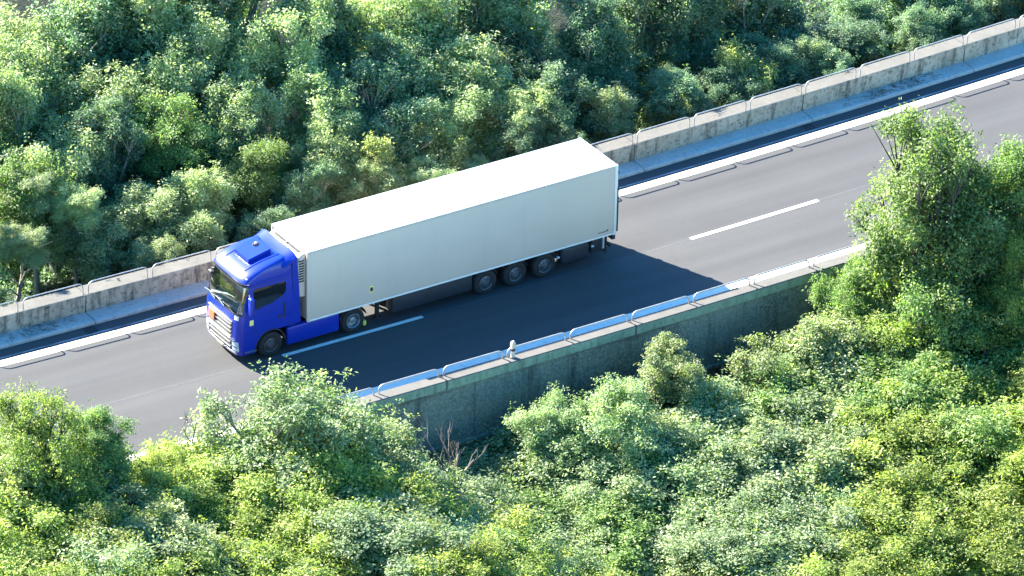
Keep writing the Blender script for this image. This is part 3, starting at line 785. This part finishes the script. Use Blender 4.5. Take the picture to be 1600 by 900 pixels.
def crown_data(seed, R, H, n_lobe, n_spray, n_leaf, leaf_l, leaf_w, spray_r, up=0.5, lobe_r=(0.36, 0.52), droop=0.0, spread=0.8, flat=0.75):
    g_ = np.random.default_rng(seed)
    # lobes through the crown's volume
    c = unit(g_.normal(size=(n_lobe, 3))); c[:, 2] = c[:, 2] * 0.9 + 0.12
    rad = g_.uniform(0.35, spread, n_lobe)[:, None]
    c = c * rad
    lr = g_.uniform(*lobe_r, n_lobe)
    c[0] = (0, 0, 0.5); lr[0] = lobe_r[1]
    nl = n_lobe // 4                            # upright leaders that break the outline
    c[1:1 + nl, :2] *= 0.9; c[1:1 + nl, 2] = g_.uniform(0.55, 1.12, nl) * (1 - 0.35 * np.linalg.norm(c[1:1 + nl, :2], axis=1) ** 2)
    lr[1:1 + nl] *= 0.62
    sc = np.array([R, R, H / 2])
    ani = g_.uniform(0.7, 1.35, (n_lobe, 3)) * np.array([1, 1, flat])
    w = lr ** 1.25; w /= w.sum()
    # shoots grow out of the lobes; sprays of leaves sit towards their tips
    n_sh = n_spray // 3
    idx = g_.choice(n_lobe, n_sh, p=w)
    ds = unit(g_.normal(size=(n_sh, 3)) + unit(c[idx] + 1e-6) * 0.7 + np.array([0, 0, 0.35]))
    ln = (lr[idx] * np.clip(g_.normal(1.0, 0.38, n_sh), 0.3, 2.1))[:, None]
    parts, dirs = [], []
    for f, jit in ((1.0, 0.03), (0.80, 0.055), (0.55, 0.075)):
        parts.append(c[idx] + ds * ln * f * ani[idx] + g_.normal(size=(n_sh, 3)) * jit); dirs.append(ds)
    n_fill = n_spray // 5                       # thin inner foliage
    fd = unit(g_.normal(size=(n_fill, 3))) * (g_.uniform(0.1, 1.0, n_fill) ** 0.5)[:, None] * 0.72
    parts.append(fd); dirs.append(unit(fd + 1e-6))
    ps = np.concatenate(parts) * sc; d = np.concatenate(dirs); ns = len(ps)
    loose = g_.random(ns) < 0.17
    ps = ps + loose[:, None] * np.clip(g_.normal(size=(ns, 3)), -1.7, 1.7) * 0.13 * R
    axis = unit(d * 0.7 + np.array([0, 0, up]) + g_.normal(size=(ns, 3)) * 0.35)
    ref = unit(np.cross(axis, g_.normal(size=(ns, 3))))
    ref2 = np.cross(axis, ref)
    tint_l = g_.normal(0.5, 0.16, 64)
    key = (np.floor(ps[:, 0] / 0.7) * 7 + np.floor(ps[:, 1] / 0.7) * 13 + np.floor(ps[:, 2] / 0.7) * 29).astype(int) % 64
    tint_s = np.clip(tint_l[key] + g_.normal(0, 0.2, ns), 0, 1)
    # leaves of each spray fan round its axis
    N = ns * n_leaf
    A = np.repeat(axis, n_leaf, 0); U = np.repeat(ref, n_leaf, 0); V = np.repeat(ref2, n_leaf, 0)
    th = g_.uniform(0, 2 * PI, N)
    rr = spray_r * np.sqrt(g_.uniform(0.0, 1.0, N))
    rad_d = U * np.cos(th)[:, None] + V * np.sin(th)[:, None]
    pos = np.repeat(ps, n_leaf, 0) + rad_d * rr[:, None] + A * (g_.normal(0, spray_r * 0.35, N) - droop * rr)[:, None]
    ld = unit(rad_d + g_.normal(size=(N, 3)) * 0.45 - np.array([0, 0, droop]))
    nn = unit(A + g_.normal(size=(N, 3)) * 0.45 + np.array([0, 0, 0.25]))
    side = unit(np.cross(nn, ld)); nn = np.cross(ld, side)
    ll = leaf_l * g_.uniform(0.7, 1.25, N)[:, None]; lw = leaf_w * g_.uniform(0.75, 1.2, N)[:, None]
    v0 = pos; v2 = pos + ld * ll
    mid = pos + ld * ll * 0.48
    fold = nn * lw * g_.uniform(-0.1, 0.45, N)[:, None]
    v1 = mid + side * lw * 0.5 + fold; v3 = mid - side * lw * 0.5 + fold
    verts = np.stack([v0, v1, v2, v3], 1).reshape(-1, 3)
    tint = np.clip(np.repeat(tint_s, n_leaf) + g_.normal(0, 0.16, N), 0, 1)
    return verts, N, tint, c * sc

def crown_mesh(name, mat, **k):
    verts, N, tint, lobes = crown_data(**k)
    me = bpy.data.meshes.new(name)
    me.vertices.add(len(verts)); me.vertices.foreach_set('co', verts.astype(np.float32).ravel())
    b = np.arange(N)[:, None] * 4
    tri = np.concatenate([b + np.array([0, 1, 2]), b + np.array([0, 2, 3])], 1).reshape(-1)
    nt = 2 * N
    me.loops.add(nt * 3); me.loops.foreach_set('vertex_index', tri.astype(np.int32))
    me.polygons.add(nt); me.polygons.foreach_set('loop_start', np.arange(nt, dtype=np.int32) * 3)
    me.update(calc_edges=True)
    at = me.attributes.new('tint', 'FLOAT', 'FACE'); at.data.foreach_set('value', np.repeat(tint, 2).astype(np.float32))
    me.materials.append(mat)
    return me, lobes

def trunk_mesh(r, seed, mat):
    q = random.Random(seed); m_ = MB(); pts = []
    for i in range(7):
        t_ = i / 6
        pts.append((q.uniform(-.12, .12) * t_, q.uniform(-.12, .12) * t_, t_ * 1.0))
    m_.tube([(x, y, z) for x, y, z in pts], [r * (1.25 - 0.6 * i / 6) for i in range(7)], 8)
    return m_.build('trunk', mat, smooth=60)

def branch_mesh(lobes, H, r, seed, mat):
    q = random.Random(seed); m_ = MB()
    base = Vector((0, 0, -H * 0.52))
    m_.tube([base, Vector((q.uniform(-.1, .1), q.uniform(-.1, .1), -H * .2)), Vector((q.uniform(-.2, .2), q.uniform(-.2, .2), H * .1)), Vector((q.uniform(-.3, .3), q.uniform(-.3, .3), H * .34))], [r * .75, r * .6, r * .4, r * .12], 7)
    for c in lobes:
        c = Vector(c); mid = base.lerp(c, 0.5) + Vector((q.uniform(-.2, .2), q.uniform(-.2, .2), H * 0.06))
        m_.tube([base, base.lerp(mid, .5), mid, mid.lerp(c, .6), c], [r * 0.6, r * 0.5, r * 0.38, r * 0.25, r * 0.1], 6)
        for _ in range(4):
            e = c + Vector((q.uniform(-1, 1), q.uniform(-1, 1), q.uniform(-.2, .7))) * H * 0.09
            m_.tube([mid.lerp(c, .6), e], [r * 0.2, r * 0.05], 5)
    return m_.build('branches', mat, smooth=60)

class Kind:
    """one kind of tree: crown of leaves, branches and trunk, kept for copying"""
    def __init__(self, name, leaf, bark, R, H, n_spray, n_leaf, ll, lw, sr, seeds, **k):
        self.name = name; self.R, self.H = R, H; self.v = []
        for sd in seeds:
            me, lobes = crown_mesh('crown', L[leaf], seed=sd, R=R, H=H, n_spray=n_spray, n_leaf=n_leaf, leaf_l=ll, leaf_w=lw, spray_r=sr, **k)
            rt_ = 0.05 * R + 0.03
            tk = trunk_mesh(rt_, sd, M[bark]); br = branch_mesh(lobes, H, rt_, sd, M[bark])
            zz = np.empty(len(me.vertices) * 3, np.float32); me.vertices.foreach_get('co', zz)
            self.v.append((me, tk.data, br.data, float(np.percentile(zz.reshape(-1, 3)[:, 2], 99.6))))
            bpy.data.objects.remove(tk); bpy.data.objects.remove(br)
        self.i = 0

def place(kind, x, v, ztop, R, label, cat='tree', group=None, name=None, squash=1.0, trunk=True):
    """a tree whose crown of radius R ends at height ztop, standing on the terrain at (x, v)"""
    me, tk, br, ztip = kind.v[kind.i % len(kind.v)]; kind.i += 1
    s = R / kind.R
    zb = terrain(v) - 0.1
    root = empty(name or kind.name, P(x, v, zb), rnd.uniform(0, 2 * PI))
    tag(root, label, cat, group)
    squash = min(squash, max(0.3, (ztop - zb) / (kind.H * s) * 0.92))
    ch = kind.H * s * squash
    zc = ztop - zb - ztip * s * squash
    zc = max(zc, ch * 0.42)
    cr = link(bpy.data.objects.new('crown', me), root); cr.location = (0, 0, zc); cr.scale = (s, s, s * squash)
    b_ = link(bpy.data.objects.new('branches', br), root); b_.location = (0, 0, zc); b_.scale = (s, s, s * squash)
    th = max(0.3, zc - ch * 0.45)
    t_ = link(bpy.data.objects.new('trunk', tk), root); t_.scale = (s, s, th)
    return root

K = {}
K['ash'] = Kind('ash_tree', 'ash', 'bark', 2.5, 4.6, 2900, 11, 0.140, 0.066, 0.19, (11, 12, 13, 14), n_lobe=34, up=0.7, lobe_r=(0.20, 0.36), spread=0.98)
K['lime'] = Kind('yellow_green_tree', 'lime', 'barkdark', 2.2, 4.2, 2600, 11, 0.115, 0.055, 0.16, (21, 22, 23), n_lobe=38, up=0.55, lobe_r=(0.17, 0.32), spread=1.02)
K['bright'] = Kind('bright_green_tree', 'bright', 'barkdark', 2.5, 6.0, 2900, 10, 0.150, 0.068, 0.18, (31, 32, 33), n_lobe=40, up=0.55, lobe_r=(0.17, 0.32), spread=1.0)
K['tall'] = Kind('tall_green_tree', 'bright', 'barkdark', 2.8, 9.0, 4000, 10, 0.155, 0.070, 0.20, (36,), n_lobe=56, up=0.5, lobe_r=(0.13, 0.26), spread=1.02)
K['olive'] = Kind('olive_green_tree', 'olive', 'barkdark', 2.0, 3.8, 2400, 11, 0.110, 0.075, 0.16, (41, 42, 43), n_lobe=34, up=0.6, lobe_r=(0.20, 0.35), spread=0.98)
K['forest'] = Kind('woodland_tree', 'forest', 'bark', 2.1, 7.2, 2900, 11, 0.130, 0.070, 0.18, (51, 52, 53, 54), n_lobe=40, up=0.6, lobe_r=(0.13, 0.36), spread=1.03)
K['pale'] = Kind('pale_woodland_tree', 'pale', 'bark', 2.1, 7.0, 2900, 11, 0.130, 0.068, 0.18, (61, 62, 63, 64), n_lobe=40, up=0.65, lobe_r=(0.13, 0.36), spread=1.03)
K['gold'] = Kind('golden_tree', 'gold', 'bark', 1.6, 3.4, 1300, 11, 0.115, 0.062, 0.16, (71,), n_lobe=22, up=0.6, lobe_r=(0.2, 0.34))

ORD = ['first', 'second', 'third', 'fourth', 'fifth', 'sixth', 'seventh', 'eighth', 'ninth', 'tenth', 'eleventh', 'twelfth', 'thirteenth', 'fourteenth', 'fifteenth', 'sixteenth', 'seventeenth', 'eighteenth', 'nineteenth', 'twentieth', 'twenty-first', 'twenty-second', 'twenty-third', 'twenty-fourth', 'twenty-fifth', 'twenty-sixth', 'twenty-seventh', 'twenty-eighth', 'twenty-ninth', 'thirtieth']
LOOK = {'tall': 'tall green tree', 'forest': 'dark teal green leafy tree', 'pale': 'pale grey-green leafy tree', 'gold': 'golden yellow-green young tree', 'bright': 'fresh green leafy tree', 'lime': 'yellow-green leafy tree', 'ash': 'glossy silvery green ash tree', 'olive': 'olive green small-leaved tree'}
#FAR
# camera position and axes, used to leave out trees that no view near the photograph's could show
CAMP = Vector((-105.8966, -176.3074, 115.5099)); az, pt, ro = 0.99345, 0.50201, 0.02175
d_ = Vector((math.cos(pt) * math.cos(az), math.cos(pt) * math.sin(az), -math.sin(pt)))
r_v = d_.cross(Vector((0, 0, 1))).normalized(); u_v = r_v.cross(d_)
r2_ = math.cos(ro) * r_v + math.sin(ro) * u_v; u2_ = -math.sin(ro) * r_v + math.cos(ro) * u_v
def in_view(x, v, z, m):
    q = Vector(P(x, v, z)) - CAMP
    a = 10000.76 * q.dot(r2_) / q.dot(d_); b = 10000.76 * q.dot(u2_) / q.dot(d_)
    return abs(a) < 800 + m and abs(b) < 450 + m
rows = [(8.3, 2.3, 1.15, 'nearest'), (10.4, 2.5, 1.6, 'second'), (13.0, 2.6, 1.9, 'third'), (16.0, 2.8, 2.1, 'fourth'), (19.4, 3.0, 2.3, 'fifth'),
        (23.2, 3.2, 2.5, 'sixth'), (27.4, 3.5, 2.7, 'seventh'), (32.0, 3.8, 2.9, 'eighth'), (37.0, 4.2, 3.1, 'ninth'), (42.0, 4.4, 3.3, 'tenth')]
r3 = random.Random(11)
for ri, (v, sp, R, rn) in enumerate(rows):
    xs = -32.0; i = 0
    while xs < 60:
        x = xs + r3.uniform(-.25, .25) * sp; vv = v + r3.uniform(-.7, .7); u_ = r3.random()
        slope = np.interp(x + 0.5 * v, [-4, 8, 19, 28], [0.41, 0.46, 0.55, 0.58])      # the wood climbs faster to the right
        top = 0.75 + slope * (vv - 6.9)
        top -= 0.35 if x < 0 and ri <= 2 else 0.55 if x > 12 else 0.1
        zz = top + r3.uniform(-1.1, .6) * min(1.0, 0.4 + 0.2 * ri) - (0.8 if ri == 1 and x > 18 else 0)
        xx = x + 0.55 * (v - 8)
        if xx < -4: kd = 'lime' if u_ < .08 + .09 * max(0, ri - 2) else 'pale' if u_ < .86 else 'bright'  # paler leaf kinds to the left put the sunlit side into leaf colour
        elif xx < 6: kd = 'bright' if u_ < .16 else 'pale' if u_ < .88 else 'forest'
        elif xx < 19: kd = 'pale' if u_ < .66 else 'forest'
        else: kd = 'pale' if u_ < .10 else 'forest'
        rr_ = R * r3.uniform(.85, 1.2)
        zz = min(zz + 0.45, 0.93 + 0.60 * (vv - 6.8) - 0.22 * rr_)
        skip = (ri == 0 and (-8.6 < x < -2.6 or r3.random() < .06)) or (ri == 1 and -7.6 < x < -3.4) or not in_view(x, vv, zz - rr_ * .6, 75)
        if not skip:
            place(K[kd], x, vv, zz, rr_, f'{LOOK[kd]}, {ORD[i]} from the left in the {rn} row behind the barrier', 'tree', 'trees in the wood behind the barrier', None, r3.uniform(.8, 1.15))
            i += 1
        xs += sp * r3.uniform(.85, 1.15)
for (x, v, z, R, lab) in ((8.6, 9.6, 2.4, 1.5, 'golden young tree directly behind the trailer roof, in front of darker trees'), (11.4, 9.4, 2.3, 1.5, 'golden young tree behind the rear half of the trailer roof, near its tail'), (25.8, 8.9, 2.0, 1.5, 'golden topped young tree behind the barrier, well behind the trailer'), (22.4, 8.0, 1.2, 0.9, 'small golden bush just behind the barrier, past the trailer')):
    place(K['gold'], x, v, z, R, lab)
# bare standing trunks seen at the wood's edge
def pole_tree(x, v, z0, z1, r, lab, lean):
    q = random.Random(int(x * 100)); pts = []
    for i in range(10):
        t_ = i / 9; pts.append((lean * t_ + q.uniform(-.06, .06), q.uniform(-.06, .06), (z1 - z0) * t_))
    root = empty('slender_tree', P(x, v, z0)); tag(root, lab, 'tree')
    MB().tube(pts, [r * (1.1 - 0.8 * i / 9) for i in range(10)], 8).build('trunk', M['bark'], root, 60)
    b = MB()
    for i in range(3, 9):
        p0 = Vector(pts[i]); e = p0 + Vector((q.uniform(-1.2, 1.2), q.uniform(-1, .4), q.uniform(.3, 1.1)))
        b.tube([p0, p0.lerp(e, .5) + Vector((0, 0, .1)), e], [r * .35, r * .25, r * .08], 5)
    b.build('branches', M['bark'], root, 60)
    me = K['pale'].v[0][0]
    c_ = link(bpy.data.objects.new('crown', me), root); c_.location = (lean, 0, z1 - z0 + 0.2); c_.scale = (.5, .5, .24)
pole_tree(-8.4, 11.0, terrain(11.0), 2.4, 0.17, 'tall slender tree with bare grey trunk behind the barrier, ahead of the truck', 0.3)
pole_tree(-6.9, 9.6, terrain(9.6), 1.2, 0.11, 'thin pale trunk just behind the barrier, leaning beside the tall bare trunk', 0.5)
pole_tree(-5.0, 11.4, terrain(11.4), 2.4, 0.12, 'dark slim trunk behind the barrier, second from the truck cab', -0.2)
pole_tree(-3.9, 10.4, terrain(10.4), 1.8, 0.10, 'dark slim trunk behind the barrier, nearest the truck cab', 0.2)
for x, lab in ((-11.6, 'low leafy shrub leaning on the back of the barrier at the frame edge'), (-1.6, 'low leafy shrub peeping over the barrier behind the blue cab'), (16.4, 'low leafy shrub overhanging the barrier just behind the trailer tail'), (22.6, 'small leafy shrub overhanging the barrier behind the grey empty lanes'), (29.3, 'leafy shrub overhanging the barrier above the heap of fallen twigs'), (33.6, 'last leafy shrub overhanging the barrier before the frame edge')):
    place(K['pale' if x < 0 else 'forest'], x, 7.55, 1.35, 0.85, lab, 'shrub', None, 'leafy_shrub', .8)

#NEAR
near = [  # kind, x, v, z top, R, label, squash
    ('lime', -15.4, -8.2, 6.2, 1.9, 'yellow-green tree whose open crown rises over the road, beside the frame edge', 1.1),
    ('bright', -12.9, -8.0, 4.5, 1.3, 'small bright green tree standing against the road below its empty lane', 0.8),
    ('lime', -10.7, -8.4, 2.7, 1.3, 'little yellow-green tree beside the only visible coping ahead of the truck', 1.0),
    ('ash', -5.7, -8.6, 4.2, 3.0, 'big pale ash tree whose crown covers the coping below the blue cab', 0.8),
    ('ash', -3.2, -8.2, 2.4, 2.1, 'ash tree beside the big pale ash, where the dark wall comes into view', 0.95),
    ('bright', -0.2, -8.6, -1.6, 1.2, 'low bright green tree at the foot of the wall beside the dead branches', 1.0),
    ('lime', 1.8, -9.4, -2.0, 1.3, 'low yellow-green tree in front of the wall, below the marker post', 1.0),
    ('ash', 5.2, -8.6, 0.3, 1.5, 'glossy ash tree reaching up the middle of the retaining wall', 1.0),
    ('ash', 7.6, -9.6, 0.7, 1.9, 'glossy ash tree beside the olive tree, under the coping', 1.0),
    ('olive', 10.8, -7.8, 0.75, 1.4, 'olive green tree standing highest against the middle of the retaining wall', 0.9),
    ('olive', 14.8, -8.6, 0.2, 1.9, 'broad olive green tree under the right stretch of the retaining wall', 1.0),
    ('olive', 17.2, -9.4, 0.8, 1.8, 'olive green tree below the big fresh green tree', 1.0),
    ('bright', 18.9, -7.9, 2.3, 1.3, 'fresh green tree covering the last visible coping', 1.3),
    ('tall', 21.4, -9.2, 7.8, 2.9, 'tall fresh green tree rising over both lanes behind the truck', 1.0),
    ('bright', 24.8, -9.6, 6.3, 2.0, 'fresh green tree at the frame edge, beside the tall one over the road', 1.2),
    ('bright', 23.6, -8.2, 3.4, 2.2, 'shaded fresh green tree under the tall tree over the road', 1.2),
    ('bright', 20.2, -11.4, 2.6, 2.1, 'shaded green tree below the tall fresh green tree', 1.2),
    ('lime', 23.6, -13.2, 4.6, 1.5, 'narrow yellow-green tree at the frame edge below the fresh green trees', 1.6),
]
def ztop2(x, v):
    base = np.interp(x, [-18, -13, -10, -6, -2, 1, 3, 6, 10, 16, 20, 26], [4.4, 3.2, 2.2, 2.7, 1.1, -1.2, -1.7, -0.7, -0.6, 0.0, 1.3, 2.8])
    return float(base) - 0.10 * (-8.5 - v)
for kd, x, v, z, R, lab, sq in near:
    place(K[kd], x, v, z, R, lab, 'tree', None, None, sq)
r4 = random.Random(5)
for ri, (v, rn) in enumerate(((-8.6, 'first'), (-10.3, 'second'), (-12.0, 'third'), (-13.8, 'fourth'), (-15.7, 'fifth'), (-17.8, 'sixth'), (-20.0, 'seventh'))):
    xs = -24 - ri * 1.0; i = 0
    while xs < 32:
        x = xs + r4.uniform(-.4, .4); vv = v + r4.uniform(-.5, .5); u_ = r4.random()
        edge = -7 + 2.6 * ri
        if x < edge: kd = 'lime' if u_ < .72 else ('olive' if u_ < .86 else 'ash')
        elif x > 21 - 1.9 * ri: kd = 'lime' if u_ < .72 else 'bright'
        else: kd = 'ash' if u_ < .62 else ('bright' if u_ < .82 else 'olive')
        R = r4.uniform(2.2, 3.1); zz = ztop2(x, vv) + r4.uniform(-.32, .28)
        if in_view(x, vv, zz - R * .5, 95) and not (ri == 0 and (-1.5 < x < 4.4 or x > 9.5)):
            place(K[kd], x, vv, zz, R, f'{LOOK[kd]}, {ORD[i]} from the left in the {rn} row below the wall', 'tree', 'trees below the retaining wall', None, r4.uniform(.52, .78))
            i += 1
        xs += 2.15 * r4.uniform(.85, 1.2)

# leafy undergrowth on the slopes
def undergrowth(name, leaf, x0, x1, v0, v1, n, seed, hmax):
    g_ = np.random.default_rng(seed); k = 9
    xs = g_.uniform(x0, x1, n); vs_ = g_.uniform(v0, v1, n)
    zs = np.array([terrain(v) for v in vs_]) + g_.uniform(0.02, hmax, n) * g_.uniform(0.2, 1, n)
    base = np.stack([xs, -0.00616 * (xs - 7) + 0.5 * 0.0018055 * (xs - 7) ** 2 + vs_, zs], 1)
    N = n * k
    pos = np.repeat(base, k, 0) + g_.normal(size=(N, 3)) * np.array([.16, .16, .07])
    ld = unit(g_.normal(size=(N, 3)) * np.array([1, 1, .5])); nn = unit(g_.normal(size=(N, 3)) * .6 + np.array([0, 0, 1.0]))
    side = unit(np.cross(nn, ld)); ll = g_.uniform(.10, .2, N)[:, None]
    mid = pos + ld * ll * .5
    verts = np.stack([pos, mid + side * ll * .25, pos + ld * ll, mid - side * ll * .25], 1).reshape(-1, 3)
    me = bpy.data.meshes.new(name)
    me.vertices.add(4 * N); me.vertices.foreach_set('co', verts.astype(np.float32).ravel())
    me.loops.add(4 * N); me.loops.foreach_set('vertex_index', np.arange(4 * N, dtype=np.int32))
    me.polygons.add(N); me.polygons.foreach_set('loop_start', np.arange(N, dtype=np.int32) * 4)
    me.update(calc_edges=True)
    at = me.attributes.new('tint', 'FLOAT', 'FACE'); at.data.foreach_set('value', g_.uniform(0, 1, N).astype(np.float32))
    me.materials.append(L[leaf])
    return link(bpy.data.objects.new(name, me))
tag(undergrowth('undergrowth', 'forest', -24, 50, 6.75, 17, 11000, 81, 0.7), 'low leafy undergrowth on the ground between the woodland trees', 'undergrowth', kind='stuff')
tag(undergrowth('undergrowth', 'bright', -22, 36, -12, -5.75, 6500, 82, 1.1), 'low leafy undergrowth along the foot of the retaining wall', 'undergrowth', kind='stuff')

# dead branches
def dead(name, x, v, z, h, n, lab, mat, seed, r=0.035, stem=0.0):
    q = random.Random(seed); m_ = MB()
    if stem: m_.tube([(0, 0, -stem), (0.15, 0, -stem * .5), (0, 0, 0.1)], [r * 2, r * 1.7, r * 1.2], 7)
    def grow(p, d, ln, r, lv):
        e = p + d * ln; mid = p.lerp(e, .5) + Vector((q.uniform(-.06, .06), q.uniform(-.06, .06), 0)) * ln
        m_.tube([p, mid, e], [r, r * .8, r * .5], 6)
        if lv:
            for _ in range(q.choice((2, 2, 3))):
                nd = (d + Vector((q.uniform(-.8, .8), q.uniform(-.6, .6), q.uniform(-.2, .6)))).normalized()
                grow(p.lerp(e, q.uniform(.55, 1)), nd, ln * q.uniform(.45, .7), r * .5, lv - 1)
    for _ in range(n):
        grow(Vector((q.uniform(-.1, .1) if stem else q.uniform(-.5, .5), q.uniform(-.05, .05) if stem else q.uniform(-.2, .2), 0)), Vector((q.uniform(-.7, .7), q.uniform(-.3, .2), 1)).normalized(), h * q.uniform(.5, .8), r, 2)
    o = m_.build(name, mat, smooth=60); o.location = P(x, v, z); tag(o, lab, 'dead branches')
dead('dead_tree', 0.9, -9.0, -1.6, 2.3, 6, 'brown leafless tree top with forked branches in front of the dark retaining wall', M['dead'], 4, 0.04, 5.6)
dead('dead_tree', -0.9, -8.9, -1.2, 1.7, 4, 'thin bare sticks beside the big pale ash, in front of the wall', M['dead'], 9, 0.03, 5.9)
dead('bare_twigs', -8.7, -7.6, 2.2, 1.5, 2, 'dark bare twigs standing up in front of the grey road', M['barkdark'], 21, 0.022)

# debris on the kerb of the far barrier
def litter(name, x, spread, n, lab, seed):
    q = random.Random(seed); m_ = MB()
    for _ in range(n):
        px = x + q.gauss(0, spread); pv = q.uniform(5.32, 5.92); a = q.uniform(0, PI); ln = q.uniform(.03, .20)
        y = ry(px) + pv; z = 0.17 + q.uniform(0, .03)
        dx, dy = math.cos(a) * ln, math.sin(a) * min(ln, .2)
        m_.tube([(px - dx, y - dy, z), (px, y + q.uniform(-.03, .03), z + .02), (px + dx, y + dy, z)], [.006, .010, .005], 5)
    o = m_.build(name, M['litter']); tag(o, lab, 'debris', kind='stuff')
litter('fallen_twigs', 31.0, 1.2, 130, 'heap of fallen twigs on the kerb of the far barrier, behind the trailer', 3)
litter('fallen_twigs', -8.2, 0.9, 70, 'scatter of fallen twigs on the kerb of the far barrier ahead of the truck', 6)

# ------------------------------------------------------------------ light, sky, camera
sc = bpy.context.scene
w_ = bpy.data.worlds.new('World'); sc.world = w_; w_.use_nodes = True
nt = w_.node_tree; bg = nt.nodes['Background']
sky = nt.nodes.new('ShaderNodeTexSky'); sky.sky_type = 'NISHITA'; sky.sun_disc = False
EL = math.radians(30.9); sd = Vector((-0.361 * math.cos(EL), 0.933 * math.cos(EL), math.sin(EL))).normalized()
sky.sun_elevation = EL; sky.sun_rotation = math.atan2(sd.x, sd.y)
sky.air_density = 1.0; sky.dust_density = 0.4; sky.ozone_density = 2.0
hsv = nt.nodes.new('ShaderNodeHueSaturation'); hsv.inputs['Saturation'].default_value = 1.42
nt.links.new(sky.outputs[0], hsv.inputs['Color']); nt.links.new(hsv.outputs[0], bg.inputs[0]); bg.inputs[1].default_value = 0.09
sl = bpy.data.lights.new('sun', 'SUN'); sl.energy = 5.0; sl.angle = math.radians(0.5); sl.color = (1.0, 0.945, 0.83)
so = link(bpy.data.objects.new('sun', sl)); so.rotation_euler = sd.to_track_quat('Z', 'Y').to_euler(); so.location = (0, 0, 60)

cam = bpy.data.cameras.new('camera'); co = link(bpy.data.objects.new('camera', cam))
cam.sensor_width = 36.0; cam.lens = 36.0 * 10000.76 / 1600; cam.clip_start = 1.0; cam.clip_end = 6000
co.matrix_world = Matrix(((r2_.x, u2_.x, -d_.x, -105.8966), (r2_.y, u2_.y, -d_.y, -176.3074), (r2_.z, u2_.z, -d_.z, 115.5099), (0, 0, 0, 1)))
sc.camera = co
sc.view_settings.view_transform = 'Standard'; sc.view_settings.look = 'None'
sc.view_settings.exposure = 2.9; sc.view_settings.gamma = 1.0; sc.view_settings.use_curve_mapping = False
sc.cycles.max_bounces = 8; sc.cycles.transparent_max_bounces = 12
sc.cycles.use_denoising = True
